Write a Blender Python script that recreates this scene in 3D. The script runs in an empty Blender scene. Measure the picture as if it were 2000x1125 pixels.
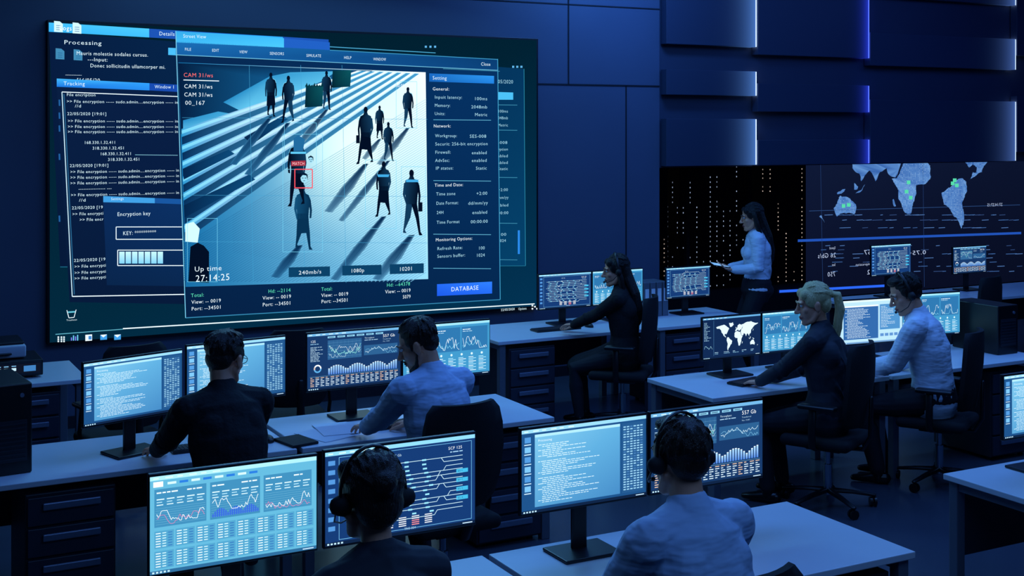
import bpy, bmesh, math, random
from mathutils import Vector, Matrix
random.seed(7)
S=bpy.context.scene; COL=S.collection
try:
    S.view_settings.view_transform='Standard'
except Exception: pass
Z=Vector((0,0,1)); CU=.882; SU=.472; F=2490.0; CH=2.5
def lin(c):
    r=[]
    for v in c[:3]:
        v=max(0,v)/255.0
        r.append(v/12.92 if v<=.04045 else ((v+.055)/1.055)**2.4)
    return (r[0],r[1],r[2],1)
# ---------------------------------------------------------------- materials
def mat(name,col,rough=.5,metal=0,bump=0,scale=40,var=0,emis=None,es=0,spec=.5,stretch=None,bd=.01,det=2):
    m=bpy.data.materials.new(name); m.use_nodes=True; nt=m.node_tree; b=nt.nodes['Principled BSDF']
    b.inputs['Base Color'].default_value=lin(col); b.inputs['Roughness'].default_value=rough
    b.inputs['Metallic'].default_value=metal
    b.inputs['Specular IOR Level'].default_value=spec
    if bump or var:
        tc=nt.nodes.new('ShaderNodeTexCoord'); n=nt.nodes.new('ShaderNodeTexNoise'); n.inputs['Scale'].default_value=scale; n.inputs['Detail'].default_value=det
        if stretch:
            mp=nt.nodes.new('ShaderNodeMapping'); mp.inputs['Scale'].default_value=stretch; mp.inputs['Rotation'].default_value=(.4,.5,.2) if 'shirt' in name or 'blouse' in name else (0,0,0)
            nt.links.new(tc.outputs['Object'],mp.inputs[0]); nt.links.new(mp.outputs[0],n.inputs['Vector'])
        else: nt.links.new(tc.outputs['Object'],n.inputs['Vector'])
        if bump:
            bp=nt.nodes.new('ShaderNodeBump'); bp.inputs['Strength'].default_value=bump; bp.inputs['Distance'].default_value=bd
            nt.links.new(n.outputs['Fac'],bp.inputs['Height']); nt.links.new(bp.outputs[0],b.inputs['Normal'])
        if var:
            mx=nt.nodes.new('ShaderNodeMix'); mx.data_type='RGBA'
            c=lin(col); mx.inputs[6].default_value=tuple(x*(1-var) for x in c[:3])+(1,); mx.inputs[7].default_value=tuple(min(1,x*(1+var)) for x in c[:3])+(1,)
            nt.links.new(n.outputs['Fac'],mx.inputs[0]); nt.links.new(mx.outputs[2],b.inputs['Base Color'])
    if emis:
        b.inputs['Emission Color'].default_value=lin(emis); b.inputs['Emission Strength'].default_value=es
    return m
M={}
M['wall']=mat('painted_wall_panel',(82,92,116),.5,var=.08,scale=1.5,bump=.03)
M['soffit']=mat('dark_slab',(56,64,86),.5,var=.1,scale=2)
M['floor']=mat('polished_floor',(66,72,86),.25,var=.3,scale=1.2,bump=.02)
M['ceil']=mat('ceiling_paint',(40,44,60),.8,var=.1,scale=2)
M['seam']=mat('seam_dark',(14,17,30),.7,var=.05)
M['desk']=mat('white_laminate',(215,220,228),.32,var=.03,scale=6)
M['deskleg']=mat('grey_steel',(120,126,140),.4,.5,var=.05)
M['black']=mat('black_plastic',(14,15,20),.38,var=.15,scale=30)
M['blackm']=mat('black_matte',(12,13,18),.7,var=.2,scale=60,bump=.1)
M['mesh']=mat('chair_mesh_fabric',(12,13,20),.85,var=.3,scale=300,bump=.3)
M['ped']=mat('graphite_cabinet',(36,40,52),.5,var=.1,scale=8)
M['drawer']=mat('graphite_drawer_front',(48,53,68),.42,var=.08,scale=8)
M['handle']=mat('brushed_handle',(130,138,160),.35,.5,var=.1,scale=50)
M['chrome']=mat('chrome',(190,195,205),.18,1,var=.03)
M['key']=mat('key_caps',(34,37,48),.5,var=.1)
M['paper']=mat('paper',(215,218,225),.7,var=.04,scale=10)
M['white']=mat('white_plastic',(190,195,205),.45,var=.03)
M['skin']=mat('skin',(226,158,126),.45,var=.05,scale=30,bump=.04)
M['lip']=mat('lips',(150,75,72),.45,var=.05)
M['eyew']=mat('eye_white',(225,225,225),.2,var=.01)
M['iris']=mat('iris_dark',(40,28,22),.15,var=.05)
M['hairdk']=mat('dark_hair',(22,16,15),.4,var=.6,scale=110,bump=.9,stretch=(3,3,.3))
M['hairbr']=mat('brown_hair',(44,30,24),.4,var=.6,scale=110,bump=.9,stretch=(3,3,.3))
M['hairbl']=mat('blonde_hair',(236,210,152),.4,var=.35,scale=110,bump=.9,stretch=(3,3,.25))
M['shirtb']=mat('pale_blue_shirt',(176,198,230),.8,var=.03,scale=6,bump=.7,bd=.025,det=2,stretch=(1,1,3.2))
M['shirtw']=mat('white_blouse',(212,222,238),.75,var=.03,scale=6,bump=.7,bd=.025,det=2,stretch=(1,1,3.2))
M['sweat']=mat('black_sweater',(15,16,22),.9,var=.2,scale=60,bump=.3)
M['blazer']=mat('charcoal_blazer',(34,38,50),.8,var=.1,scale=6,bump=.5,bd=.02)
M['trous']=mat('dark_trousers',(18,20,30),.85,var=.1,scale=8,bump=.3,bd=.015)
M['shoe']=mat('black_leather',(10,10,13),.3,var=.1)
M['glass']=mat('tablet_glass',(10,14,24),.1,var=.02)
def uimat(name,st,samp):
    m=bpy.data.materials.new(name); m.use_nodes=True; nt=m.node_tree; nt.nodes.clear()
    a=nt.nodes.new('ShaderNodeAttribute'); a.attribute_name='Col'; e=nt.nodes.new('ShaderNodeEmission'); e.inputs[1].default_value=st
    o=nt.nodes.new('ShaderNodeOutputMaterial'); nt.links.new(a.outputs['Color'],e.inputs[0]); nt.links.new(e.outputs[0],o.inputs[0])
    m.cycles.emission_sampling=samp
    return m
M['ui']=uimat('screen_pixels',1.2,'FRONT'); M['uit']=uimat('screen_glyphs',1.2,'NONE')
# ---------------------------------------------------------------- object helpers
def thing(name,loc,rz,label,cat,group=None):
    o=bpy.data.objects.new(name,None); o.empty_display_size=.1; COL.objects.link(o); o.location=loc; o.rotation_euler=(0,0,rz)
    o['label']=label; o['category']=cat
    if group:o['group']=group
    return o
def part(name,parent,me,loc=(0,0,0),rot=(0,0,0),label=None):
    o=bpy.data.objects.new(name,me); COL.objects.link(o); o.parent=parent; o.location=loc; o.rotation_euler=rot
    if label:o['label']=label
    return o
def merge(bm,t,mx=None):
    if mx is not None: bmesh.ops.transform(t,matrix=mx,verts=t.verts)
    me=bpy.data.meshes.new('tmp'); t.to_mesh(me); t.free(); bm.from_mesh(me); bpy.data.meshes.remove(me)
def box(bm,c,s,bev=0,rot=None,seg=2):
    t=bmesh.new(); bmesh.ops.create_cube(t,size=1); bmesh.ops.scale(t,vec=s,verts=t.verts)
    if bev: bmesh.ops.bevel(t,geom=list(t.edges),offset=bev,segments=seg,affect='EDGES',profile=.5)
    mx=Matrix.Translation(c)
    if rot is not None: mx=mx@rot
    merge(bm,t,mx)
def cyl(bm,p,q,r,r2=None,seg=20):
    p=Vector(p);q=Vector(q); d=q-p; t=bmesh.new()
    bmesh.ops.create_cone(t,cap_ends=True,segments=seg,radius1=r,radius2=r if r2 is None else r2,depth=d.length)
    merge(bm,t,Matrix.Translation((p+q)/2)@d.to_track_quat('Z','Y').to_matrix().to_4x4())
def ell(bm,c,r,R=None,seg=20):
    t=bmesh.new(); bmesh.ops.create_uvsphere(t,u_segments=seg,v_segments=max(8,seg//2+2),radius=1)
    bmesh.ops.scale(t,vec=r,verts=t.verts); mx=Matrix.Translation(c)
    if R is not None: mx=mx@R.to_4x4()
    merge(bm,t,mx)
def loft(bm,pts,rad,side=None,seg=14,cap=True):
    pts=[Vector(p) for p in pts]; rad=[(r,r) if not isinstance(r,(tuple,list)) else r for r in rad]
    n=len(pts); rings=[]
    if side is None:
        t=(pts[-1]-pts[0]).normalized(); side=Vector((1,0,0)) if abs(t.x)<.8 else Vector((0,1,0))
    side=Vector(side)
    def ring(p,t,rs,rf):
        s=(side-t*side.dot(t)); s=s.normalized() if s.length>1e-5 else t.orthogonal().normalized()
        f=t.cross(s)
        return [bm.verts.new(p+s*(rs*math.cos(2*math.pi*k/seg))+f*(rf*math.sin(2*math.pi*k/seg))) for k in range(seg)]
    tang=[]
    for i in range(n):
        a=pts[max(0,i-1)]; b=pts[min(n-1,i+1)]; tang.append((b-a).normalized())
    if cap:
        m=min(rad[0]); 
        for ang in (75,45):
            ca=math.cos(math.radians(ang)); sa=math.sin(math.radians(ang))
            rings.append(ring(pts[0]-tang[0]*m*sa,tang[0],rad[0][0]*ca,rad[0][1]*ca))
    for i in range(n): rings.append(ring(pts[i],tang[i],*rad[i]))
    if cap:
        m=min(rad[-1])
        for ang in (45,75):
            ca=math.cos(math.radians(ang)); sa=math.sin(math.radians(ang))
            rings.append(ring(pts[-1]+tang[-1]*m*sa,tang[-1],rad[-1][0]*ca,rad[-1][1]*ca))
    for a,b in zip(rings[:-1],rings[1:]):
        for k in range(seg): bm.faces.new((a[k],a[(k+1)%seg],b[(k+1)%seg],b[k]))
    bm.faces.new(list(reversed(rings[0]))); bm.faces.new(rings[-1])
def fin(bm,name,m,smooth=False,ang=40):
    bmesh.ops.recalc_face_normals(bm,faces=bm.faces)
    me=bpy.data.meshes.new(name); bm.to_mesh(me); bm.free(); me.materials.append(m)
    if smooth:
        for p in me.polygons:p.use_smooth=True
        if ang<180:
            try: me.set_sharp_from_angle(angle=math.radians(ang))
            except Exception: pass
    return me
def remeshed(bm,name,m,vox=.007,sm=3,disp=0,dscale=.07,mid=.35):
    me=fin(bm,'t',m); ob=bpy.data.objects.new('t',me); COL.objects.link(ob)
    r=ob.modifiers.new('r','REMESH'); r.mode='VOXEL'; r.voxel_size=vox; r.use_smooth_shade=True
    s=ob.modifiers.new('s','SMOOTH'); s.factor=.5; s.iterations=sm
    if disp:
        tx=bpy.data.textures.new('folds','CLOUDS'); tx.noise_scale=dscale; tx.noise_depth=1
        d=ob.modifiers.new('d','DISPLACE'); d.texture=tx; d.strength=disp; d.mid_level=mid; d.texture_coords='GLOBAL'
    dg=bpy.context.evaluated_depsgraph_get(); out=bpy.data.meshes.new_from_object(ob.evaluated_get(dg)); out.name=name
    bpy.data.objects.remove(ob)
    out.materials.clear(); out.materials.append(m)
    for p in out.polygons:p.use_smooth=True
    return out
CACHE={}
def cached(key,fn):
    if key not in CACHE: CACHE[key]=fn()
    return CACHE[key]
# ---------------------------------------------------------------- glyphs
GL={}
def glyphs():
    chars=''.join(chr(c) for c in range(33,127)); obs=[]
    for c in chars:
        for body in (c,c+'|'):
            cu=bpy.data.curves.new('g','FONT'); cu.body=body; cu.size=1; cu.resolution_u=2; cu.offset=-.004
            o=bpy.data.objects.new('g',cu); COL.objects.link(o); obs.append((c,body,o))
    bpy.context.view_layer.update(); dg=bpy.context.evaluated_depsgraph_get(); tmp={}
    for c,body,o in obs:
        oe=o.evaluated_get(dg); me=oe.to_mesh()
        vs=[(v.co.x,v.co.y) for v in me.vertices]; fs=[tuple(p.vertices) for p in me.polygons]; tmp[(c,len(body))]=(vs,fs); oe.to_mesh_clear()
    bw=max(v[0] for v in tmp[('|',1)][0])
    for c in chars:
        vs,fs=tmp[(c,1)]; w=max(v[0] for v in tmp[(c,2)][0])-bw
        GL[c]=(vs,fs,w+.05)
    for _,_,o in obs:
        cu=o.data; bpy.data.objects.remove(o); bpy.data.curves.remove(cu)
glyphs()
class Canvas:
    def __init__(s,eps=.0012): s.v=[];s.f=[];s.c=[];s.m=[];s.eps=eps
    def poly(s,pts,col,L=0,mi=0):
        n=len(s.v); s.v+= [(p[0],-L*s.eps,p[1]) for p in pts]; s.f.append(tuple(range(n,n+len(pts))))
        s.c.append([lin(x) for x in col] if isinstance(col[0],(tuple,list)) else [lin(col)]*len(pts)); s.m.append(mi)
    def rect(s,x,y,w,h,col,L=0,mi=0): s.poly([(x,y),(x+w,y),(x+w,y+h),(x,y+h)],col,L,mi)
    def line(s,p,q,w,col,L=2):
        dx=q[0]-p[0];dy=q[1]-p[1];l=math.hypot(dx,dy) or 1; nx=-dy/l*w/2; ny=dx/l*w/2
        s.poly([(p[0]+nx,p[1]+ny),(q[0]+nx,q[1]+ny),(q[0]-nx,q[1]-ny),(p[0]-nx,p[1]-ny)],col,L,1)
    def pl(s,pts,w,col,L=2):
        for a,b in zip(pts[:-1],pts[1:]): s.line(a,b,w,col,L)
    def frame(s,x,y,w,h,t,col,L=2): s.pl([(x,y),(x+w,y),(x+w,y+h),(x,y+h),(x,y)],t,col,L)
    def disc(s,cx,cy,r,col,L=2,n=20,ry=None): s.poly([(cx+r*math.cos(6.2832*k/n),cy+(ry or r)*math.sin(6.2832*k/n)) for k in range(n)],col,L,1)
    def text(s,t,x,y,size,col,L=4,width=None,mirror=False):
        tot=sum(GL[ch][2] if ch in GL else .3 for ch in t); sx=size if not width else width/tot
        cx=0; cl=lin(col); sg=-1 if mirror else 1
        for ch in t:
            if ch not in GL: cx+=.3; continue
            vs,fs,w=GL[ch]; n=len(s.v)
            s.v+=[(x+sg*(cx+a)*sx,-L*s.eps,y+b*size) for a,b in vs]
            for f in fs: s.f.append(tuple(n+i for i in f)); s.c.append([cl]*len(f)); s.m.append(1)
            cx+=w
    def mesh(s,name,sc=1,ox=0,oy=0):
        me=bpy.data.meshes.new(name); me.from_pydata([((a-ox)*sc,b,(c-oy)*sc) for a,b,c in s.v],[],s.f)
        me.materials.append(M['ui']); me.materials.append(M['uit'])
        ca=me.color_attributes.new('Col','FLOAT_COLOR','CORNER'); flat=[]
        for cl in s.c:
            for x in cl: flat+=x
        ca.data.foreach_set('color',flat); me.polygons.foreach_set('material_index',s.m); me.update()
        return me
CONT={'na':[(-165,65),(-130,70),(-95,72),(-80,65),(-60,52),(-70,43),(-80,30),(-83,26),(-90,30),(-97,26),(-96,19),(-90,20),(-88,15),(-83,9),(-95,15),(-105,20),(-112,30),(-122,38),(-125,48),(-140,58),(-160,58)],
'sa':[(-78,8),(-72,12),(-60,8),(-50,0),(-35,-7),(-40,-22),(-48,-26),(-55,-35),(-62,-40),(-67,-48),(-70,-54),(-74,-45),(-71,-20),(-80,-5)],
'af':[(-15,28),(-5,35),(10,37),(20,32),(32,31),(38,18),(43,12),(51,11),(40,-3),(40,-15),(34,-24),(28,-33),(18,-34),(12,-17),(9,3),(-8,5),(-17,14)],
'eu':[(-10,37),(-8,44),(0,49),(8,55),(10,64),(25,71),(40,67),(50,55),(40,45),(28,41),(22,37),(16,41),(12,45),(0,38)],
'as':[(42,67),(70,73),(105,77),(140,73),(180,68),(160,60),(140,52),(130,42),(122,38),(120,25),(108,18),(105,8),(98,16),(90,22),(80,8),(72,20),(60,25),(57,17),(45,13),(35,32),(42,45),(52,55)],
'au':[(114,-22),(122,-17),(130,-12),(137,-12),(142,-11),(146,-18),(153,-27),(147,-38),(135,-33),(125,-33),(116,-35)],
'gl':[(-50,60),(-22,70),(-30,82),(-60,80)],'uk':[(-5,50),(1,52),(-3,58),(-6,56)],'jp':[(131,32),(140,36),(144,44),(138,38)],'md':[(44,-24),(48,-15),(50,-16),(47,-25)],'nz':[(168,-46),(178,-38),(174,-36),(170,-43)],'id':[(98,4),(106,-6),(115,-8),(104,-3)],'bo':[(110,1),(117,6),(117,-3),(111,-2)],'ng':[(132,-2),(147,-7),(146,-9),(134,-5)]}
_r=random.Random(3)
for k in list(CONT):
    p=CONT[k]
    for it in range(2):
        q=[]
        for i,a in enumerate(p):
            b=p[(i+1)%len(p)]; d=math.hypot(b[0]-a[0],b[1]-a[1])*.11; q.append(a); q.append(((a[0]+b[0])/2+_r.uniform(-d,d),(a[1]+b[1])/2+_r.uniform(-d,d)))
        p=q
    CONT[k]=p
# ---------------------------------------------------------------- monitor interfaces (16 x 9 units)
def base_ui(c,bg,bar,task=(14,34,66)):
    c.rect(0,0,16,9,bg,0); c.rect(0,8.62,16,.38,bar,1)
    for i in range(6): c.rect(.3+i*1.1,8.74,.5+.2*(i%2),.12,(210,238,252),2,1)
    c.rect(0,0,16,.32,task,1)
    for i in range(5): c.rect(.2+i*.35,.08,.2,.16,(190,230,250),2,1)
    c.rect(14.6,.1,1.1,.1,(190,220,240),2,1)
def words(c,x,y,maxw,h,col,L=3):
    e=x+maxw*random.uniform(.35,1)
    while x<e-.2:
        w=min(random.uniform(.2,.7),e-x); c.rect(x,y,w,h,col,L,1); x+=w+.1
def ui_code():
    c=Canvas(.0004); base_ui(c,(28,78,132),(150,212,246))
    for i in range(6): c.rect(.35,7.6-i*1.05,.75,.6,(120,190,235) if i%2 else (80,150,215),2,1); c.rect(.3,7.35-i*1.05,.85,.1,(200,232,250),2,1)
    c.rect(1.6,.6,10.9,7.8,[(84,156,204),(66,132,188),(92,168,214),(120,190,226)],1); c.rect(1.6,8.1,10.9,.3,(170,224,248),2,1)
    c.text('Processing',2,7.6,.36,(235,250,255))
    y=7.2
    for i in range(32):
        if i in (8,17): y-=.2; continue
        words(c,2+(.5 if i%3 else 0)+(.6 if i%5==2 else 0),y,7.6,.06,(222,246,255)); y-=.2
    c.rect(12.8,.6,2.9,7.8,(36,86,138),1)
    for j in range(26):
        for i in range(6): c.rect(12.95+i*.45,7.9-j*.28,.32,.13,(150,205,235) if random.random()>.3 else (70,124,180),2,1)
    return c
def series(c,x,y,w,h,n,col,t=.07,L=4,amp=1):
    p=[]; v=.5
    for i in range(n): v=min(1,max(0,v+random.uniform(-.35,.35)*amp)); p.append((x+w*i/(n-1),y+h*v))
    c.pl(p,t,col,L)
def ui_dash():
    c=Canvas(.0004); base_ui(c,(22,54,100),(110,176,222))
    for i in range(6): c.rect(3.4+i*1.65,8.15,1.3,.28,(140,205,235),2,1); c.rect(3.55+i*1.65,8.25,.9,.08,(20,50,90),3,1)
    c.text('125',.5,7.6,.55,(235,248,255)); c.text('557 Gb',12.9,7.6,.66,(245,252,255)); c.text('Transferred',12.9,7.2,.26,(170,210,235)); c.text('Max. 19,843',12.9,6.85,.22,(170,210,235)); c.text('Throughput',9.7,7.6,.32,(200,230,248))
    words(c,.5,7.3,2,.1,(150,200,230)); words(c,9.7,7.3,2.6,.09,(170,210,235))
    c.rect(3.4,4.7,5.8,3.1,(42,92,140),1)
    for i in range(6): c.line((3.4,5.1+i*.45),(9.2,5.1+i*.45),.02,(100,160,200),2)
    for i in range(9): c.line((3.7+i*.65,4.8),(3.7+i*.65,7.7),.015,(80,135,180),2)
    series(c,3.6,5.4,5.4,2.0,34,(150,240,225),.05); series(c,3.6,5.0,5.4,1.6,34,(190,225,240),.04); series(c,3.6,5.8,5.4,1.4,34,(225,242,252),.04)
    for k in range(24):
        a=6.2832*k/24; b=6.2832*(k+1)/24; R=.65; r=.42; cl=(235,244,252) if k<10 else ((210,190,180) if k<13 else (90,170,225))
        c.poly([(1.7+R*math.cos(a),3.4+R*math.sin(a)),(1.7+R*math.cos(b),3.4+R*math.sin(b)),(1.7+r*math.cos(b),3.4+r*math.sin(b)),(1.7+r*math.cos(a),3.4+r*math.sin(a))],cl,3,1)
    for i in range(11): words(c,.5,6.8-i*.22,2.2,.07,(190,226,244))
    for i in range(30):
        h=.6+.8*abs(math.sin(i*.36+.4)); c.poly([(3.5+i*.4,2.3),(3.76+i*.4,2.3),(3.76+i*.4,2.3+h),(3.5+i*.4,2.3+h)],[(70,125,215),(70,125,215),(165,212,248),(165,212,248)],2,1); c.rect(3.5+i*.4,2.3+h,.26,.08,(235,247,254),2,1)
    c.rect(9.6,4.9,5.9,1.6,(42,92,140),1)
    series(c,9.8,5.0,5.5,1.2,34,(210,240,252),.045); series(c,9.8,5.0,5.5,.9,34,(130,200,235),.035)
    for j in range(6):
        for i in range(18): c.rect(.5+i*.85,1.9-j*.26,.6 if (i+j)%3 else .32,.1,(210,234,248) if (i*j)%7 else (222,190,165),2,1)
    c.line((.4,2.15),(15.6,2.15),.03,(120,180,215),2)
    return c
def ui_circuit():
    c=Canvas(.0004); base_ui(c,(20,56,112),(140,212,248))
    for i in range(8): c.rect(.3,7.7-i*.9,.7,.45,(80,145,212),2,1)
    c.text('SCF 125',13.0,7.75,.42,(240,250,255)); words(c,13.2,7.45,2,.1,(160,205,235)); c.text('557 Gb',6.8,7.75,.34,(190,225,245))
    for j in range(13):
        y=1.9+j*.43; x0=2+random.random(); x1=5+random.random()*2; x2=10+random.random()*3; d=random.choice([-.43,.43,0])
        c.pl([(x0,y),(x1,y),(x1+abs(d),y+d),(x2,y+d),(x2+.3,y),(14.6,y)],.05,(205,242,252),3)
        for k in range(5): c.rect(x0+.5+k*1.9,y-.08,.45,.16,(150,222,244),4,1)
        if j%3==0: c.disc(x1,y,.12,(235,250,255),5,12)
    for j in range(4): c.rect(13.9,5.3-j*.9,1.3,.4,(66,182,225),3,1); c.text('BS-%d'%(j+1),14.05,5.4-j*.9,.28,(10,40,80),4)
    for i in range(4):
        for j in range(5): c.rect(6.2+i*1.4,1.6-j*.2,.8,.09,(230,235,240) if i!=2 or j<2 else (240,140,145),5,1)
    c.text('TRG-324',8.2,.42,.3,(190,225,245))
    c.frame(1.4,.5,14.2,7.9,.05,(110,180,225),2)
    return c
def ui_map():
    c=Canvas(.0004); base_ui(c,(16,40,80),(100,168,218))
    for k,p in CONT.items(): c.poly([(9.2+x*.034,3.9+y*.046) for x,y in p],(220,243,252),2,1)
    for i in range(14): words(c,.3,7.9-i*.3,2,.08,(170,216,242))
    series(c,.3,2,2.2,1,18,(170,226,245),.05)
    c.rect(2.9,.6,.04,7.8,(90,150,200),2,1)
    for i in range(5): words(c,3.2+i*2.5,1.2,1.9,.1,(180,222,245)); words(c,3.2+i*2.5,.9,1.9,.1,(130,185,220))
    return c
def ui_grid():
    c=Canvas(.0004); base_ui(c,(96,178,212),(170,230,250),(44,104,150))
    c.rect(.3,8.0,.9,.5,(235,250,255),2,1)
    for i in range(8): c.rect(1.6+i*1.1,8.15,.8,.22,(40,120,215) if i%2 else (205,240,252),2,1)
    for i in range(3):
        x=.4+i*5.15; c.rect(x,4.3,4.8,3.5,(62,138,182),1); words(c,x+.2,7.4,2.5,.12,(232,250,254)); words(c,x+3,7.4,1.6,.12,(232,250,254))
        for k in range(5): c.rect(x+.2+k*.93,6.8,.7,.1,(214,242,250),3,1); c.rect(x+.2+k*.93,6.55,.5,.08,(175,222,240),3,1); c.rect(x+.2+k*.93,6.3,.6,.08,(214,242,250),3,1)
        for k in range(8): c.line((x+.1,4.55+k*.21),(x+4.7,4.55+k*.21),.015,(130,196,220),2)
        if i==1:
            for k in range(22): h=.3+.5*abs(math.sin(k*.45)); c.rect(x+.2+k*.205,4.5,.14,h,(56,100,215),3,1)
        series(c,x+.2,4.7+(.4 if i==1 else 0),4.4,1.1,34,(242,253,255),.045,5,1.3)
        if i!=1: series(c,x+.2,4.5,4.4,.9,34,(215,120,170),.04,5)
    for i in range(8):
        for j in range(2):
            x=.4+i*1.93; y=2.35-j*1.85; c.rect(x,y,1.78,1.6,(78,158,198),1)
            for k in range(6): 
                c.rect(x+.12,y+1.35-k*.24,.45,.08,(232,249,253),3,1); c.rect(x+.72,y+1.35-k*.24,.35,.08,(206,240,248),3,1); c.rect(x+1.25,y+1.35-k*.24,.38,.08,(50,110,180),3,1)
    return c
def ui_charts():
    c=Canvas(.0004); base_ui(c,(62,146,194),(156,220,245))
    for i in range(3):
        c.rect(.4+i*5.15,4.2,4.9,4,(44,114,168),1); series(c,.6+i*5.15,4.5,4.5,2.0,34,(232,249,255),.06,4,1.4); series(c,.6+i*5.15,4.5,4.5,1.3,26,(140,225,248),.05,4)
        words(c,.6+i*5.15,7.7,3,.12,(235,248,255)); words(c,.6+i*5.15,7.4,2,.08,(200,235,250))
    for i in range(8):
        c.disc(1.2+i*1.9,3.6,.2,(212,240,252),2)
        for j in range(10): c.rect(.6+i*1.9,3.0-j*.25,1.4 if j%2 else .9,.1,(170,225,246) if (i+j)%3 else (228,245,253),2,1)
    return c
def ui_light():
    c=Canvas(.0004); base_ui(c,(180,220,243),(218,238,250),(104,148,196))
    c.rect(1,.9,8.8,7,(48,100,164),1); c.rect(1,7.6,8.8,.3,(235,246,252),2,1)
    y=7.2
    for i in range(24): words(c,1.4+(.5 if i%3 else 0),y,6,.08,(218,242,253)); y-=.26
    c.rect(10.2,2.6,5.2,5.3,(76,140,196),1)
    for i in range(14): words(c,10.5,7.4-i*.33,3.6,.08,(230,245,252))
    for i in range(4): c.rect(10.3+i*1.2,1.2,.9,.6,(90,140,200),2,1)
    return c
UI={'code':ui_code,'dash':ui_dash,'circuit':ui_circuit,'map':ui_map,'grid':ui_grid,'charts':ui_charts,'light':ui_light}
UIL={'code':'with blue code page','dash':'with graphs and 557 Gb','circuit':'with network circuit diagram','map':'with white world map','grid':'with pale chart cards','charts':'with cyan line charts','light':'with pale text windows'}
def monitor(a,b,w,hb,kind,rz=0,deskz=.74,lab='on white desk'):
    h=w*.5625; o=thing('computer_monitor',(a,b,deskz+.001),rz,'slim black monitor '+UIL[kind]+' '+lab,'monitor','control room monitors')
    def mb():
        bm=bmesh.new(); box(bm,(0,.008,0),(w+.012,.022,h+.02),.004); box(bm,(0,.028,-.01),(w*.45,.03,h*.5),.01); return fin(bm,'monitor_case',M['black'])
    zc=hb-deskz+h/2
    part('monitor_case',o,cached(('mc',w),mb),(0,0,zc))
    def sm(): return UI[kind]().mesh('screen_'+kind,w/16,8,4.5)
    part('screen',o,cached(('ms',kind,w),sm),(0,-.0045,zc),label='glowing display '+UIL[kind])
    def st(): bm=bmesh.new(); box(bm,(0,.05,zc/2),(.07,.022,zc),.006); box(bm,(0,.035,zc-.01),(.09,.04,.09),.006); return fin(bm,'monitor_neck',M['black'])
    part('monitor_stand',o,cached(('mn',round(zc,3)),st))
    def ba(): bm=bmesh.new(); box(bm,(0,.02,.007),(.27,.2,.014),.005); return fin(bm,'monitor_base',M['black'])
    part('monitor_base',o,cached('mb',ba))
    return o
# ---------------------------------------------------------------- furniture
def desk(a0,a1,b0,b1,label='long white laminate desk with grey steel frame',group='control room desks'):
    w=a1-a0; d=b1-b0; o=thing('office_desk',((a0+a1)/2,(b0+b1)/2,0),0,label,'desk',group)
    bm=bmesh.new(); box(bm,(0,0,.725),(w,d,.03),.004); part('desk_top',o,fin(bm,'desk_top',M['desk']))
    for sx in (-1,1):
        def lg():
            bm=bmesh.new(); 
            for sy in (-1,1): box(bm,(0,sy*(d/2-.045),.354),(.055,.055,.708),.004)
            box(bm,(0,0,.685),(.04,d-.1,.045),.003); return fin(bm,'leg_frame',M['deskleg'])
        part('leg',o,cached(('lg',round(d,2)),lg),(sx*(w/2-.05),0,0))
    bm=bmesh.new(); box(bm,(0,d/2-.06,.5),(w-.16,.016,.34),.003); part('modesty_panel',o,fin(bm,'modesty_panel',M['ped']))
    return o
def pedestal(a,b,rz=0):
    o=thing('drawer_pedestal',(a,b,0),rz,'graphite four-drawer pedestal with grey handles under a desk','drawer cabinet','drawer pedestals')
    def bd(): bm=bmesh.new(); box(bm,(0,0,.345),(.44,.56,.64),.006); [cyl(bm,(x,y,0),(x,y,.03),.02) for x in(-.17,.17) for y in(-.22,.22)]; return fin(bm,'cabinet_body',M['ped'])
    part('cabinet_body',o,cached('pb',bd))
    def dr(): bm=bmesh.new(); box(bm,(0,0,0),(.42,.018,.142),.004); return fin(bm,'drawer_front',M['drawer'])
    def hd(): bm=bmesh.new(); box(bm,(0,-.012,0),(.28,.014,.036),.005); box(bm,(-.11,0,0),(.012,.02,.012)); box(bm,(.11,0,0),(.012,.02,.012)); return fin(bm,'drawer_handle',M['handle'])
    for i in range(4):
        d=part('drawer',o,cached('pd',dr),(0,-.288,.11+i*.156)); part('handle',d,cached('ph',hd),(0,-.012,.025))
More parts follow.
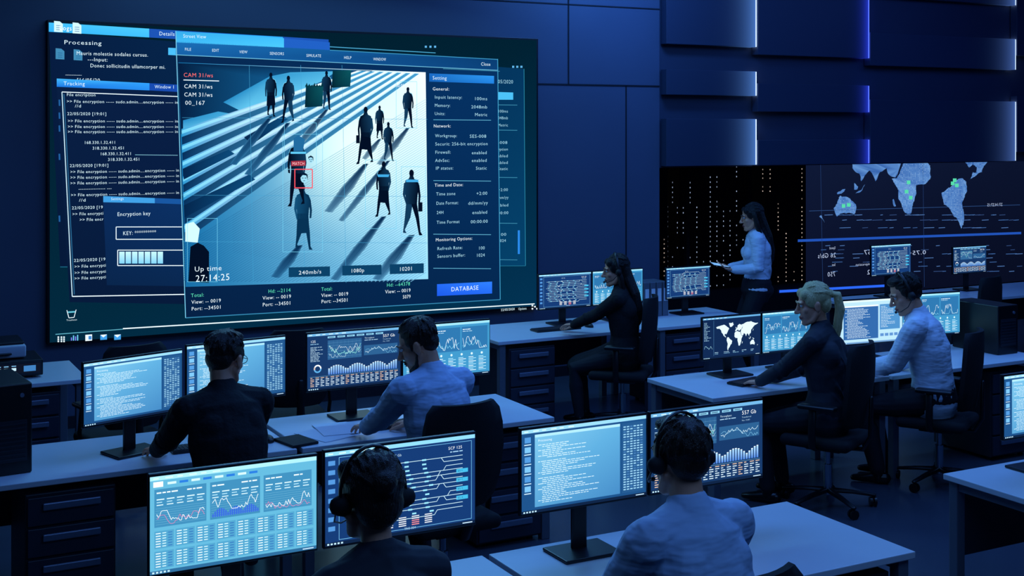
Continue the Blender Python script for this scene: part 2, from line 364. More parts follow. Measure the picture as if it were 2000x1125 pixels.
def chair(a,b,face,label='black mesh office chair on a five-star base',sz=.5,arms=True,bk=1.0):
    rz=math.atan2(face[1],face[0])-math.pi/2
    o=thing('office_chair',(a,b,0),rz,label,'chair','swivel office chairs')
    def seat():
        bm=bmesh.new(); box(bm,(0,.01,sz-.045),(.48,.47,.075),.034,seg=4); return fin(bm,'seat',M['mesh'],True)
    part('seat',o,cached('cs',seat))
    def back():
        bm=bmesh.new(); n=9; rows=[]
        prof=[(0,.16),(.05,.2),(.15,.225),(.3,.235),(.42,.225),(.50,.205),(.54,.17)]
        for z,hw in prof:
            z*=bk; y0=-.215-.02*math.sin(z*5)-z*.08
            rows.append([(hw*(-1+2*k/(n-1)),y0+.055*abs(-1+2*k/(n-1))**2,sz+.06+z) for k in range(n)])
        fr=[[bm.verts.new(p) for p in r] for r in rows]; bb=[[bm.verts.new((p[0],p[1]-.03,p[2])) for p in r] for r in rows]
        R=len(rows)
        for i in range(R-1):
            for k in range(n-1):
                bm.faces.new((fr[i][k],fr[i][k+1],fr[i+1][k+1],fr[i+1][k])); bm.faces.new((bb[i][k],bb[i+1][k],bb[i+1][k+1],bb[i][k+1]))
        for i in range(R-1):
            bm.faces.new((fr[i][0],fr[i+1][0],bb[i+1][0],bb[i][0])); bm.faces.new((fr[i][-1],bb[i][-1],bb[i+1][-1],fr[i+1][-1]))
        for k in range(n-1):
            bm.faces.new((fr[0][k],bb[0][k],bb[0][k+1],fr[0][k+1])); bm.faces.new((fr[-1][k],fr[-1][k+1],bb[-1][k+1],bb[-1][k]))
        return fin(bm,'backrest',M['mesh'],True,60)
    part('backrest',o,cached(('cb',bk),back))
    def spine(): bm=bmesh.new(); loft(bm,[(0,-.05,sz-.1),(0,-.24,sz-.09),(0,-.29,sz),(0,-.295,sz+.25*bk)],[(.03,.015)]*3+[(.02,.012)],side=(1,0,0)); box(bm,(0,0,sz-.1),(.2,.24,.04),.01); return fin(bm,'back_support',M['black'],True)
    part('back_support',o,cached(('csp',bk),spine))
    if arms:
        def arm(): bm=bmesh.new(); loft(bm,[(0,0,sz-.08),(.05,0,sz-.06),(.06,0,sz+.03),(.045,0,sz+.19)],[(.012,.025)]*4,side=(1,0,0)); box(bm,(.04,.03,sz+.2),(.08,.25,.03),.013,seg=3); return fin(bm,'armrest',M['black'],True)
        part('armrest',o,cached('ca',arm),(.22,0,0)); part('armrest',o,cached('ca',arm),(-.22,0,0),(0,0,math.pi))
    def lift(): bm=bmesh.new(); cyl(bm,(0,0,.08),(0,0,.28),.028); cyl(bm,(0,0,.27),(0,0,sz-.1),.018); return fin(bm,'gas_lift',M['chrome'],True)
    part('gas_lift',o,cached('cl',lift))
    def bas():
        bm=bmesh.new()
        for k in range(5):
            an=6.2832*k/5+.3; loft(bm,[(0,0,.11),(.16*math.cos(an),.16*math.sin(an),.095),(.31*math.cos(an),.31*math.sin(an),.072)],[(.026,.018),(.022,.014),(.016,.011)],side=(-math.sin(an),math.cos(an),0),seg=8)
        return fin(bm,'star_base',M['black'],True)
    part('star_base',o,cached('cbs',bas))
    def cas(): bm=bmesh.new(); cyl(bm,(-.022,0,.03),(-.006,0,.03),.03); cyl(bm,(.006,0,.03),(.022,0,.03),.03); cyl(bm,(0,0,.03),(0,0,.075),.008); cyl(bm,(-.01,0,.03),(.01,0,.03),.01); return fin(bm,'caster',M['black'],True)
    for k in range(5):
        an=6.2832*k/5+.3; part('caster',o,cached('cc',cas),(.3*math.cos(an),.3*math.sin(an),0),(0,0,an))
    return o
def keyboard(a,b,rz=0):
    o=thing('keyboard',(a,b,.741),rz,'slim black keyboard on a white desk','keyboard','desk keyboards')
    def kb(): bm=bmesh.new(); box(bm,(0,0,.008),(.44,.14,.016),.005); return fin(bm,'keyboard_case',M['black'])
    part('keyboard_case',o,cached('kb',kb))
    def ks():
        bm=bmesh.new(); box(bm,(-.001,-.003,.0165),(.425,.125,.002))
        for r in range(5):
            for k in range(21):
                if k in(14,18): continue
                if r==0 and 4<k<9: continue
                box(bm,(-.205+k*.0203,-.052+r*.0245,.0185),(.017,.02,.005))
        box(bm,(-.205+6.5*.0203,-.052,.0185),(.08,.02,.005)); return fin(bm,'keys',M['key'])
    part('keys',o,cached('ks',ks))
def mouse(a,b,rz=0):
    o=thing('computer_mouse',(a,b,.741),rz,'small black computer mouse on a white desk','mouse','computer mice')
    def mm(): 
        bm=bmesh.new(); ell(bm,(0,0,.008),(.032,.058,.028)); 
        for v in bm.verts: v.co.z=max(0,v.co.z)
        return fin(bm,'mouse_shell',M['black'],True)
    part('mouse_shell',o,cached('mm',mm))
    def mw(): bm=bmesh.new(); cyl(bm,(-.004,.03,.03),(.004,.03,.03),.009); return fin(bm,'scroll_wheel',M['handle'],True)
    part('scroll_wheel',o,cached('mw',mw))
# ---------------------------------------------------------------- room
def struct(name,c,s,m,bev=0):
    bm=bmesh.new(); box(bm,(0,0,0),s,bev); o=bpy.data.objects.new(name,fin(bm,name,m)); COL.objects.link(o); o.location=c; o['kind']='structure'; return o
A0,A1,B0,BW,BB,CE=-4.0,17.0,-3.0,11.1,13.4,4.6
struct('floor',((A0+A1)/2,(B0+BB)/2,-.05),(A1-A0+.4,BB-B0+.4,.1),M['floor'])
struct('ceiling',((A0+A1)/2,(B0+BB)/2,CE+.05),(A1-A0+.4,BB-B0+.4,.1),M['ceil'])
struct('wall_left',(A0-.1,(B0+BB)/2,CE/2),(.2,BB-B0+.4,CE),M['wall'])
struct('wall_right',(A1+.1,(B0+BB)/2,CE/2),(.2,BB-B0+.4,CE),M['wall'])
struct('wall_front',((A0+A1)/2,B0-.1,CE/2),(A1-A0,.2,CE),M['wall'])
struct('wall_back',((A0+7.7)/2,BW+.1,CE/2),(7.7-A0,.2,CE),M['wall'])
struct('wall_side',(7.6,(BW+.2+BB)/2,CE/2),(.2,BB-BW-.2,CE),M['wall'])
struct('wall_upper',((7.7+A1)/2,BW+.12,(2.08+CE)/2),(A1-7.7,.2,CE-2.08),M['soffit'])
struct('wall_sill',(9.7,BB-.05,.2),(4.0,.12,.4),M['seam'])
struct('wall_video',((11.7+A1)/2,BB,1.3),(A1-11.7,.1,2.6),M['seam'])
struct('wall_lintel',(9.7,BB,(2.3+CE)/2),(4.2,.1,CE-2.3),M['seam'])
seams=[((6.587,BW-.002,(2.94+CE)/2),(.012,.012,CE-2.94)),((6.95,BW-.002,2.94),(1.5,.012,.014)),((7.28,BW-.002,1.47),(.012,.012,2.94)),((3.2,BW-.002,3.75),(9.0,.012,.012)),((4.6,BW-.002,4.15),(.012,.012,.8)),((1.2,BW-.002,2.0),(.012,.012,4))]
for i,(c,s) in enumerate(seams): struct('trim_%d'%(i+1),c,s,M['seam'])
struct('baseboard_back',((A0+7.7)/2,BW-.01,.05),(7.7-A0,.02,.1),M['seam'])
for i,a in enumerate((8.6,9.7,10.7,11.7)): struct('trim_%d'%(i+10),(a,BB-.03,1.3),(.05,.06,2.2),M['seam'])
def slabmat(name,col,st,p):  # wash of the LED strip painted into the slab as an emission gradient
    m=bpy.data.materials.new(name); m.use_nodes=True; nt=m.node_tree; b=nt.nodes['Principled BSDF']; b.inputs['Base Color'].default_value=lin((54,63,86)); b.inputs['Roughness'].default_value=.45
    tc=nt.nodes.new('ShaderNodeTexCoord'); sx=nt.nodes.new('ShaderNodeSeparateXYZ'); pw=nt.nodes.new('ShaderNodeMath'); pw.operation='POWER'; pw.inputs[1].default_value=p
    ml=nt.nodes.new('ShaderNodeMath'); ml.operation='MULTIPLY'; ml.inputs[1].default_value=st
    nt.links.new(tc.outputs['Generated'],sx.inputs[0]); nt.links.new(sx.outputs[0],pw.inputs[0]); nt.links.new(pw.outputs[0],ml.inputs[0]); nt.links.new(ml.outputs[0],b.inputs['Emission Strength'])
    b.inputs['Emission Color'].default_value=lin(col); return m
SM=[slabmat('painted_wash_pale',(90,142,224),.62,8),slabmat('painted_wash_blue',(44,64,235),.65,24),slabmat('painted_wash_soft',(90,130,216),.5,15)]
LS=[mat('led_strip_pale',(150,190,240),emis=(190,215,252),es=1.9),mat('led_strip_blue',(60,70,255),emis=(84,110,255),es=1.9)]
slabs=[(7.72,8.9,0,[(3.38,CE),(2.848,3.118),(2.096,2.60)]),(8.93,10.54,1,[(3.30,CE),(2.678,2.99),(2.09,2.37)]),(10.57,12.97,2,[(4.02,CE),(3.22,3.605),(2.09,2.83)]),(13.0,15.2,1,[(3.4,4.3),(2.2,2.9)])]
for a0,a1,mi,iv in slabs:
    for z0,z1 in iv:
        o=thing('painted_glow_slab',((a0+a1)/2,BW-.0,(z0+z1)/2),0,'rectangular upper wall slab, blue strip glow painted in as emission','light panel','wall slabs with painted strip glow')
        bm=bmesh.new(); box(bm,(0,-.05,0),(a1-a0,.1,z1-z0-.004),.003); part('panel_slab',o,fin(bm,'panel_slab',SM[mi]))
        bm=bmesh.new(); box(bm,((a1-a0)/2+.008,-.05,0),(.014,.09,z1-z0-.01)); part('light_strip',o,fin(bm,'light_strip',LS[1 if mi==1 else 0]))
# ---------------------------------------------------------------- plane mapping helpers (rectify flat artwork)
def rect_plane(x,y,B):
    t=(x-1000)/F; zz=B/(CU-SU*t); return (zz*(CU*t+SU), CH-(y-250)*zz/F, zz)
class WallCanvas(Canvas):
    def __init__(s,B,eps=.0015): super().__init__(eps); s.B=B
    def P(s,x,y): r=rect_plane(x,y,s.B); return (r[0],r[1])
    def pp(s,pts,col,L=0,mi=1): s.poly([s.P(*p) for p in pts],col,L,mi)
    def ln(s,p,q,w,col,L=3): s.line(s.P(*p),s.P(*q),w*rect_plane(p[0],p[1],s.B)[2]/F,col,L)
    def box4(s,x0,y0,x1,y1,w,col,L=3):
        for a,b in (((x0,y0),(x1,y0)),((x1,y0),(x1,y1)),((x1,y1),(x0,y1)),((x0,y1),(x0,y0))): s.ln(a,b,w,col,L)
    def tx(s,t,x0,y0,x1,cap,col=(215,240,250),L=5,mirror=False):
        a,h,zz=rect_plane(x0,y0,s.B); a1=rect_plane(x1,y0,s.B)[0]
        s.text(t,a,h,cap/.7*zz/F,col,L,abs(a1-a),mirror)
VW=thing('video_wall',(0,BW,0),0,'huge wall display with surveillance software windows on dark teal desktop','video wall')
p0=rect_plane(95,45,BW); p1=rect_plane(1042,595,BW)
sa0,sa1,sz1,sz0=p0[0],p1[0],3.37,.735
bm=bmesh.new(); box(bm,((sa0+sa1)/2,-.03,(sz0+sz1)/2),(sa1-sa0+.04,.06,sz1-sz0+.04),.004); part('display_body',VW,fin(bm,'display_body',M['black']))
W=(225,242,250); TE=(150,205,225)
c=WallCanvas(BW); c.poly([(sa0,sz0),(sa1,sz0),(sa1,sz1),(sa0,sz1)],[(2,38,58),(2,46,76),(1,30,46),(2,28,42)],0,0)
c.ln((237,640),(1038,592),2.2,W,2); c.ln((106,651),(237,641),1.5,(90,170,190),2)
for i,x in enumerate((110,116,121)):
    for j in range(3): c.pp([(x,655+j*4),(x+3,655+j*4),(x+3,658+j*4),(x,658+j*4)],W,3)
for i,h in enumerate((6,10,8,11)): c.pp([(136+i*4,663),(138+i*4,663),(138+i*4,663-h),(136+i*4,663-h)],(110,200,240) if i%2 else (120,120,230),3)
c.pp([(164,652),(177,651),(177,663),(164,664)],W,3); c.pp([(170,654),(176,654),(176,661),(170,661)],(60,130,200),4)
for x in (193,220): c.pp([(x,652),(x+13,651),(x+13,661),(x,662)],(60,150,220),3); c.pp([(x,652),(x+13,651),(x+6,657)],W,4)
c.ln((128,604),(132,619),1.3,W,3); c.ln((146,603),(142,618),1.3,W,3); c.ln((132,619),(142,618),1.3,W,3); c.ln((130,608),(144,607),3,(90,180,200),3); c.tx('Trashcan',127,625,148,3)
c.tx('22/05/2020',972,606,999,4.5); c.tx('Options',1006,604,1022,4.5)
for i,(x,y) in enumerate(((1032,603),(1037,599),(1041,603),(1032,597))): c.pp([(x,y),(x+3,y),(x+3,y-3),(x,y-3)],W,3)
part('desktop_display',VW,c.mesh('desktop_display'),(0,-.062,0))
# background windows
c=WallCanvas(BW)
c.pp([(115,520),(1020,518),(1017,135),(93,63)],[(5,22,52),(4,60,98),(4,50,88),(6,26,60)],1,0)
c.ln((1017,135),(1020,518),1.2,(40,130,160),3); c.ln((115,520),(1020,518),1.2,(30,110,140),3)
c.pp([(93,63),(288,74),(288,57),(93,45)],[(50,170,235),(60,180,240),(70,190,245),(60,180,240)],2)
c.pp([(288,74),(637,95),(637,78),(288,57)],(26,78,170),2); c.pp([(345,78),(548,89),(548,73),(345,62)],(45,170,235),3)
c.ln((637,92),(845,104),1.5,(70,160,200),3)
for x,y in ((103,42),(139,45),(106,95),(141,97)):
    cl=(200,235,250) if y<60 else (60,130,170)
    c.pp([(x,y+21),(x+17,y+22),(x+17,y+6),(x+11,y+1),(x,y)],cl,6)
    for k in range(3): c.ln((x+4,y+9+k*4),(x+13,y+9.5+k*4),1,(30,90,140),7)
c.tx('Logs',113,60,138,9,(255,255,255),9); c.tx('Details',307,70,338,7.5)
c.tx('Processing',122,87,196,8); c.tx('Mauris molestie sodales cursus.',146,108,286,7.2,L=9); c.tx('---Input:',168,120,208,7.2); c.tx('Donec sollicitudin ullamcorper mi.',173,132,320,7.2)
c.tx('--------------',125,149,157,6); c.tx('[16/05/20',147,160,193,7)
c.pp([(325,108),(345,109),(345,95),(325,94)],(70,180,235),3)
for x in (824,833,842): c.pp([(x,94),(x+4,94),(x+4,90),(x,90)],(90,170,220),3)
for x in (994,1002,1010): c.pp([(x,133),(x+4,133),(x+4,129),(x,129)],(90,170,220),3)
c.pp([(860,134),(967,139),(967,122),(860,116)],(10,60,90),2); c.tx('15:17',868,133,925,20,(60,140,180))
c.pp([(965,195),(996,195),(996,181),(965,180)],(70,180,230),3)
for t,y,x1 in (('05/2020',163,996),('100ms',220,986),('048mb',233,986),('Metric',247,986),('-008',281,985),('yption',294,986),('abled',307,986),('abled',320,986),('Static',332,986),('+2:00',373,986),('mm/yy',388,987),('abled',403,987),('00:00',418,987),('100',460,983),('1024',472,982)): c.tx(t,966,y,x1,5.5 if y>170 else 7,TE)
for y in (205,254,346,435,506): c.ln((965,y),(1004,y+.5),1,(60,140,170),3)
c.pp([(1005,495),(1009,495),(1009,449),(1005,449)],(40,130,220),3)
# tracking window
c.pp([(133,588),(357,592),(345,176),(108,168)],[(6,24,54),(6,24,54),(8,28,64),(8,28,62)],8,0)
c.pp([(108,170),(288,177),(288,163),(108,154)],[(25,110,210),(35,130,225),(45,150,235),(60,170,235)],9); c.pp([(288,177),(345,180),(345,166),(288,163)],(22,70,165),9)
c.tx('Tracking',121,167,163,7.5,L=11); c.tx('Window 1',298,173,337,6.5,L=11)
for off in (0,4): c.ln((118+off,180+off),(138+off,577-off),1.6,(190,225,240) if off==0 else (40,100,140),10)
c.ln((118,180),(345,189),1.6,W,10); c.ln((138,577),(357,573),1.8,W,10)
for y in (195,220,245,300,420): c.ln((113,y),(113.5,y+12),3,(30,90,150),10)
LN='>> File encryption ----- sudo.admin....encryption ----- in'
for t,x,y,x1 in [('File encription',127,188,184),(LN,127,201,344),('//d',143,210,156),('22/05/2020 [19:01]',128,225,205),(LN,129,239,344),(LN,129,250,344),(LN,129,260,344),('168.330.1.32.411',161,281,223),('318.330.1.32.451',177,292,240),('168.330.1.32.411 ',192,303,256),('318.330.1.32.451',207,314,270),('22/05/2020 [19:01]',133,326,209),(LN,134,338,346),(LN,134,349,346),(LN,134,360,346),('---------------- ---',150,371,215),(LN,135,383,346),('//d',151,393,165),('22/05/2020 [19',137,408,198),('>> File encrypti',138,420,199),('>> File encr',152,431,199),('22/05/2020 [19',141,510,203),('>> File encrypti',142,522,204),('>> File encrypti',142,534,204),('>> File encrypti',142,545,204)]: c.tx(t,x,y,x1,5.8,(205,235,246),11)
c.ln((260,302),(343,303),1,(120,180,200),10)
# encryption window
c.pp([(205,555),(357,557),(352,397),(198,392)],[(8,34,70),(8,36,74),(10,44,92),(10,40,86)],13,0)
c.pp([(198,394),(298,396),(298,386),(198,382)],(60,150,215),14); c.pp([(298,396),(352,398),(352,388),(298,386)],(22,80,150),14)
c.tx('Settings',213,390,238,5,L=15); c.tx('Encryption key',225,421,290,7.5,L=15); c.box4(223,442,358,466,1.5,W,14); c.tx('KEY: **********',236,458,301,7.5,L=15)
c.box4(226,487,358,517,1.5,W,14)
for i in range(7): x=229+i*12.4; c.pp([(x,513),(x+10.5,513),(x+10.5,490),(x,490)],[(120,200,235),(120,200,235),(190,235,250),(190,235,250)],14)
part('tracking_windows',VW,c.mesh('tracking_windows'),(0,-.063,0),label='stacked dark log and tracking windows with cyan headers')
# street view window
c=WallCanvas(BW)
c.pp([(357,618),(968,583),(963,136),(340,95)],[(5,30,64),(4,36,74),(5,46,92),(6,36,74)],0,0)
c.pp([(338,84),(548,94),(548,76),(338,62)],[(60,175,230),(70,190,240),(60,180,235),(50,160,220)],1); c.pp([(548,94),(637,99),(637,84),(548,76)],(30,90,185),1)
c.pp([(338,108),(963,138),(963,116),(338,82)],[(20,90,156),(10,60,112),(8,56,106),(24,102,170)],1,0)
c.ln((338,108),(963,138),1.2,(110,190,220),2); c.ln((963,116),(968,583),1.5,(60,150,190),2); c.ln((968,583),(357,618),1.5,(50,130,170),2); c.ln((357,618),(338,62),1.6,(110,190,220),2); c.ln((637,99),(963,117),1.2,(60,150,190),2)
c.tx('Street View',352,75,397,7)
for t,x,y,x1 in (('FILE',355,100,368),('EDIT',408,102,422),('VIEW',461,105,477),('SENSORS',520,108,548),('SIMULATE',591,112,620),('HELP',664,116,679),('WINDOW',721,119,746)): c.tx(t,x,y,x1,5.5)
c.tx('Close',930,129,949,6.5)
c.ln((857,135),(967,140),1,(60,140,170),2)
# picture: paving, steps, pedestrians
DK=(2,13,34)
def gpix(x,y):
    u=min(1,max(0,(x-343)/482)); v=min(1,max(0,(y-123)/430)); tl=(20,118,176);tr=(236,252,255);br=(140,210,240);bl=(16,98,152)
    r=[(tl[i]*(1-u)+tr[i]*u)*(1-v)+(bl[i]*(1-u)+br[i]*u)*v for i in range(3)]
    g=math.exp(-(((x-660)/120)**2+((y-300)/130)**2)); return tuple(min(255,r[i]+g*(80,56,26)[i]) for i in range(3))
NX,NY=24,18
for i in range(NX):
    for j in range(NY):
        q=[]
        for di,dj in ((0,1),(1,1),(1,0),(0,0)):
            u=(i+di)/NX; v=(j+dj)/NY; xt=343+480*u; yt=123+19*u; xb=357+471*u; yb=558-15*u; q.append((xt*(1-v)+xb*v,yt*(1-v)+yb*v))
        c.pp(q,[gpix(*p) for p in q],2,0)
def mixc(a,b,t): return tuple(a[i]*(1-t)+b[i]*t for i in range(3))
y0=476
while y0<830:
    xs=max(354,354+(y0-548)/.6); 
    if xs<800:
        xe=824; n=5
        for k in range(n):
            xa=xs+(xe-xs)*k/n; xb=xs+(xe-xs)*(k+1)/n; ya=y0-.6*(xa-354); yb=y0-.6*(xb-354); ca=mixc(gpix(xa,ya),(0,50,100),.26); cb=mixc(gpix(xb,yb),(0,50,100),.18)
            if ya<150: break
            yb=max(yb,146); c.pp([(xa,ya+.7),(xb,yb+.7),(xb,yb-.7),(xa,ya-.7)],[ca,cb,cb,ca],2.5)
    y0+=4.6
c.pp([(343,124),(720,139),(648,178),(348,262)],[(4,26,58),(12,64,110),(20,100,156),(4,30,64)],3)
for pts in ([(430,200),(520,150),(560,142),(650,140),(620,160),(470,220)],[(352,235),(420,218),(455,224),(352,262)],[(455,235),(540,204),(560,214),(480,248)],[(560,200),(640,160),(690,145),(610,205)]): c.pp(pts,[mixc((34,130,185),(110,205,238),k/len(pts)) for k in range(len(pts))],4)
st=[]
for k in range(15):
    st.append(((349+(k*.45),252+k*15.4),(690+k*8.6,139.0+k*.4)))
for k in range(14):
    (l0,r0),(l1,r1)=st[k],st[k+1]
    if k%2==0:
        f=.62; m0=(l0[0]*(1-f)+l1[0]*f,l0[1]*(1-f)+l1[1]*f); m1=(r0[0]*(1-f)+r1[0]*f,r0[1]*(1-f)+r1[1]*f)
        c.pp([l1,r1,r0,l0],[(40,140,195),(190,235,250),(226,250,255),(60,160,210)],5); c.pp([m0,m1,(r0[0]*.8+r1[0]*.2,r0[1]),(l0[0],l0[1]*.8+l1[1]*.2)],[(100,198,232),(240,253,255),(240,253,255),(120,208,238)],5.3)
    else: c.pp([l1,r1,r0,l0],[(6,50,94),(70,155,200),(60,142,190),(5,42,82)],5)
# slanted shadows falling over the steps
for pts in ([(352,330),(440,292),(452,300),(353,350)],[(353,400),(480,340),(492,350),(354,424)],[(470,268),(545,226),(556,232),(486,282)]): c.pp(pts,[(4,34,70),(10,64,108),(12,70,116),(4,36,74)],6)
def shadow(x,y,L,w=9,dx=-.62,dy=.78):
    a=(4,36,72); ym=min(545,y+dy*L); s=(ym-y)/dy/L
    for k,(ww,mx_) in enumerate(((1.35,.45),(1.0,.15),(.6,0))):
        e=mixc(gpix(x+dx*L,y+dy*L),(4,44,86),.35+.1*k); a2=mixc(a,gpix(x,y),mx_); q=w*ww
        c.pp([(x-q*.25,y),(x+q*.3,y-1),(x+dx*L*.5*s+q*.7,y+dy*L*.5*s),(x+dx*L*s+q*.5,ym),(x+dx*L*s-q*.3,ym-2),(x+dx*L*.5*s-q*.5,y+dy*L*.5*s-2)],[a2,a2,mixc(a2,e,.5),e,e,mixc(a2,e,.5)],6+k*.2)
def man(x,y,h,col=DK,st=.5,fl=1,L=7,coat=False,bag=False):
    P=lambda u,v:(x+u*h*fl*.92,y-v*h); lit=mixc(col,(40,130,180),.35); rim=(120,200,232)
    n=12; c.pp([(x+.036*h*math.cos(6.2832*k/n),y-.94*h-.055*h*math.sin(6.2832*k/n)) for k in range(n)],col,L)
    c.pp([P(-.025,.91),P(.025,.91),P(.045,.855),P(.10,.83),P(.12,.74),P(.10,.6),P(.09,.47),P(-.09,.47),P(-.10,.6),P(-.12,.74),P(-.10,.83),P(-.045,.855)],[mixc(col,lit,.8) if i>6 else col for i in range(12)],L)
    c.pp([P(.08,.81),P(.125,.79),P(.15,.6),P(.14,.45+.05*st),P(.11,.44+.05*st),P(.115,.6)],col,L); c.pp([P(-.08,.81),P(-.125,.79),P(-.145,.62),P(-.16+.08*st,.46),P(-.13+.07*st,.45),P(-.105,.6)],lit,L)
    c.ln(P(.05,.855),P(.105,.828),.9,rim,L+.2); c.ln(P(.105,.828),P(.128,.76),.8,rim,L+.2)
    if coat: c.pp([P(-.09,.55),P(.09,.55),P(.11,.26),P(-.105,.24)],col,L)
    s=.10*st
    c.pp([P(-.005,.48),P(.09,.48),P(.08+s*.5,.27),P(.05+s*1.1,.05),P(.085+s*1.1,.0),P(.025+s*1.1,.0),P(.0+s*.8,.25)],col,L); c.pp([P(-.09,.48),P(.02,.48),P(0-s*.2,.27),P(-.03-s*.9,.08),P(-.0-s*.9,.03),P(-.06-s*.9,.04),P(-.065-s*.5,.27)],lit if not coat else col,L-.3)
    if bag: c.pp([P(.11,.5),P(.18,.5),P(.18,.36),P(.11,.36)],col,L)
for x,y,h,sl,s_,f_,ct in ((522,228,86,120,.3,1,True),(556,240,92,130,.8,-1,False),(630,215,76,100,.4,1,False),(788,250,80,92,.6,1,False),(706,320,112,120,.9,-1,True),(733,272,66,50,.4,1,True),(750,314,76,150,.7,1,False),(741,422,108,170,.8,-1,True),(795,458,128,130,.9,1,False)): shadow(x,y,sl,h*.13); man(x,y,h,DK,s_,f_,7,ct,h>110)
for x0,y0,x1,y1 in ((588,168,622,210),(640,138,676,172)): c.pp([(x0,y1),(x1,y1-2),(x1+2,y0),(x0+2,y0)],[(2,30,44),(6,60,76),(10,80,90),(4,44,60)],7)
for k in range(7): c.pp([(588+k*5,170),(592+k*5,162+(k%3)*2),(594+k*5,170)],(4,50,60),7.2)
shadow(578,478,80,15); man(584,486,128,(6,46,78),.7,1,7.6,True); man(573,402,136,DK,.6,-1,8,True)
c.pp([(566,295),(584,295),(588,272),(575,264),(566,270)],(30,100,150),8.4); c.pp([(560,300),(590,300),(590,296),(560,296)],(90,190,230),9)
for cx,cy,r in ((599,311,.6),(586,347,.85)):
    n=12; c.pp([(cx+8*r*math.cos(6.2832*k/n),cy-11*r*math.sin(6.2832*k/n)) for k in range(n)],(150,210,232),10); c.pp([(cx-8*r,cy-1),(cx-3*r,cy-7*r),(cx+5*r,cy-6*r),(cx+8.5*r,cy+4),(cx+8*r,cy-8*r),(cx,cy-13*r),(cx-8*r,cy-8*r)],(4,26,52),11); c.ln((cx-5*r,cy),(cx-1.5*r,cy),1.2,DK,11); c.ln((cx+1.5*r,cy),(cx+5*r,cy),1.2,DK,11); c.ln((cx-2*r,cy+6*r),(cx+2.5*r,cy+6*r),1,DK,11)
c.box4(568,330,602,366,2,(235,80,95),12); c.pp([(561,324),(589,323),(589,313),(561,314)],(150,40,60),11); c.tx('MATCH',563,322,587,6,(255,200,205),13)
for b4 in ((545,262,622,490),(705,312,765,445),(775,325,822,460),(548,240,610,330),(765,160,805,250),(360,425,418,548)): c.box4(*b4,.7,(110,200,232),9)
c.pp([(784,350),(808,350),(808,355),(784,355)],(60,160,215),9); c.pp([(728,340),(752,340),(750,345),(730,345)],(60,160,215),8.5)
c.pp([(362,548),(402,550),(402,490),(392,478),(380,472),(366,480)],DK,8); c.pp([(356,470),(380,472),(384,445),(372,432),(356,436)],(200,240,250),8)
for x in (480,580,660): c.ln((x,128),(x+8,550),.6,(60,150,195),6.9)
for y in (230,380,470): c.ln((350,y),(826,y+3),.6,(60,150,195),6.9)
c.tx('00:00:10:13',765,171,797,7,(230,245,250),12)
c.tx('CAM 31/ws',352,151,410,8,(240,110,110),14); c.ln((352,157),(421,159),1.6,W,13)
c.tx('CAM 31/ws',353,173,409,8,W,14); c.tx('CAM 31/ws',353,189,409,8,W,14); c.tx('00_167',355,205,394,8,W,14)
for x0,x1,t,tx in ((556,636,'240mb/s',575),(660,736,'1080p',676),(752,818,'10201',770)): c.pp([(x0,539-(x0-556)*.03),(x1,537-(x0-556)*.03),(x1,518-(x0-556)*.03),(x0,520-(x0-556)*.03)],(10,60,96),13); c.tx(t,tx,534-(x0-556)*.035,tx+(45 if t[0]=='2' else 27),7.5,W,14)
c.tx('Up time',373,528,427,9.5,W,14); c.tx('27:14:25',375,548,443,13,W,14)
c.pp([(830,160),(956,164),(956,149),(830,144)],[(20,90,170),(30,120,210),(40,140,225),(25,100,185)],2); c.tx('Setting',836,156,864,7)
rows=[('General:',836,177,869),('Inpuit latency:',840,193,894),('100ms',917,196,943),('Memory:',840,209,871),('2048mb',911,212,943),('Units:',840,225,861),('Metric',918,227,943),('Network:',838,249,872),('Workgroup:',841,268,884),('SES-008',908,269,941),('Securit: 256-bit encryption',841,284,944),('Firewall:',841,300,872),('enabled',912,301,942),('AdvSec:',841,316,870),('enabled',912,316,942),('IP status:',842,331,877),('Static',920,331,942),('Time and Date:',840,364,896),('Time zone',843,381,881),('+2:00',921,380,943),('Date Format:',843,399,887),('dd/mm/yy',905,399,944),('24H',844,417,858),('enabled',913,417,943),('Time Format',844,436,889),('00:00:00',910,435,944),('Monitoring Options:',842,470,914),('Refresh Rate:',845,487,895),('100',925,486,938),('Sensors buffer:',845,502,900),('1024',921,500,938)]
for i,(t,x,y,x1) in enumerate(rows): c.tx(t,x,y,x1,6.2,W if t in('General:','Network:','Time and Date:','Monitoring Options:') else (160,212,230))
for y in (234,352,456,522): c.ln((838,y),(950,y+1),1.1,(90,170,200),2)
c.pp([(845,576),(952,571),(952,548),(845,553)],[(26,84,220),(34,100,230),(44,120,240),(34,100,230)],3); c.tx('DATABASE',872,567,926,8.5,W)
GR=(90,220,180)
for t,x,y,x1,cl in (('Total:',367,578,393,GR),('View: -- 0019',368,591,426,W),('Port: --34501',368,604,427,W),('Hd: --2114',517,570,561,GR),('View: -- 0019',506,583,562,W),('Port: --34501',506,596,562,W),('Total:',620,566,642,GR),('View: -- 0019',620,578,673,W),('Port: --34501',620,590,673,W),('Hd: --64378',747,558,793,GR),('View: -- 0019',744,571,794,W),('5079',778,581,794,W)): c.tx(t,x,y,x1,7,cl)
part('street_view_window',VW,c.mesh('street_view_window'),(0,-.095,0),label='street camera window with pedestrians and settings column')
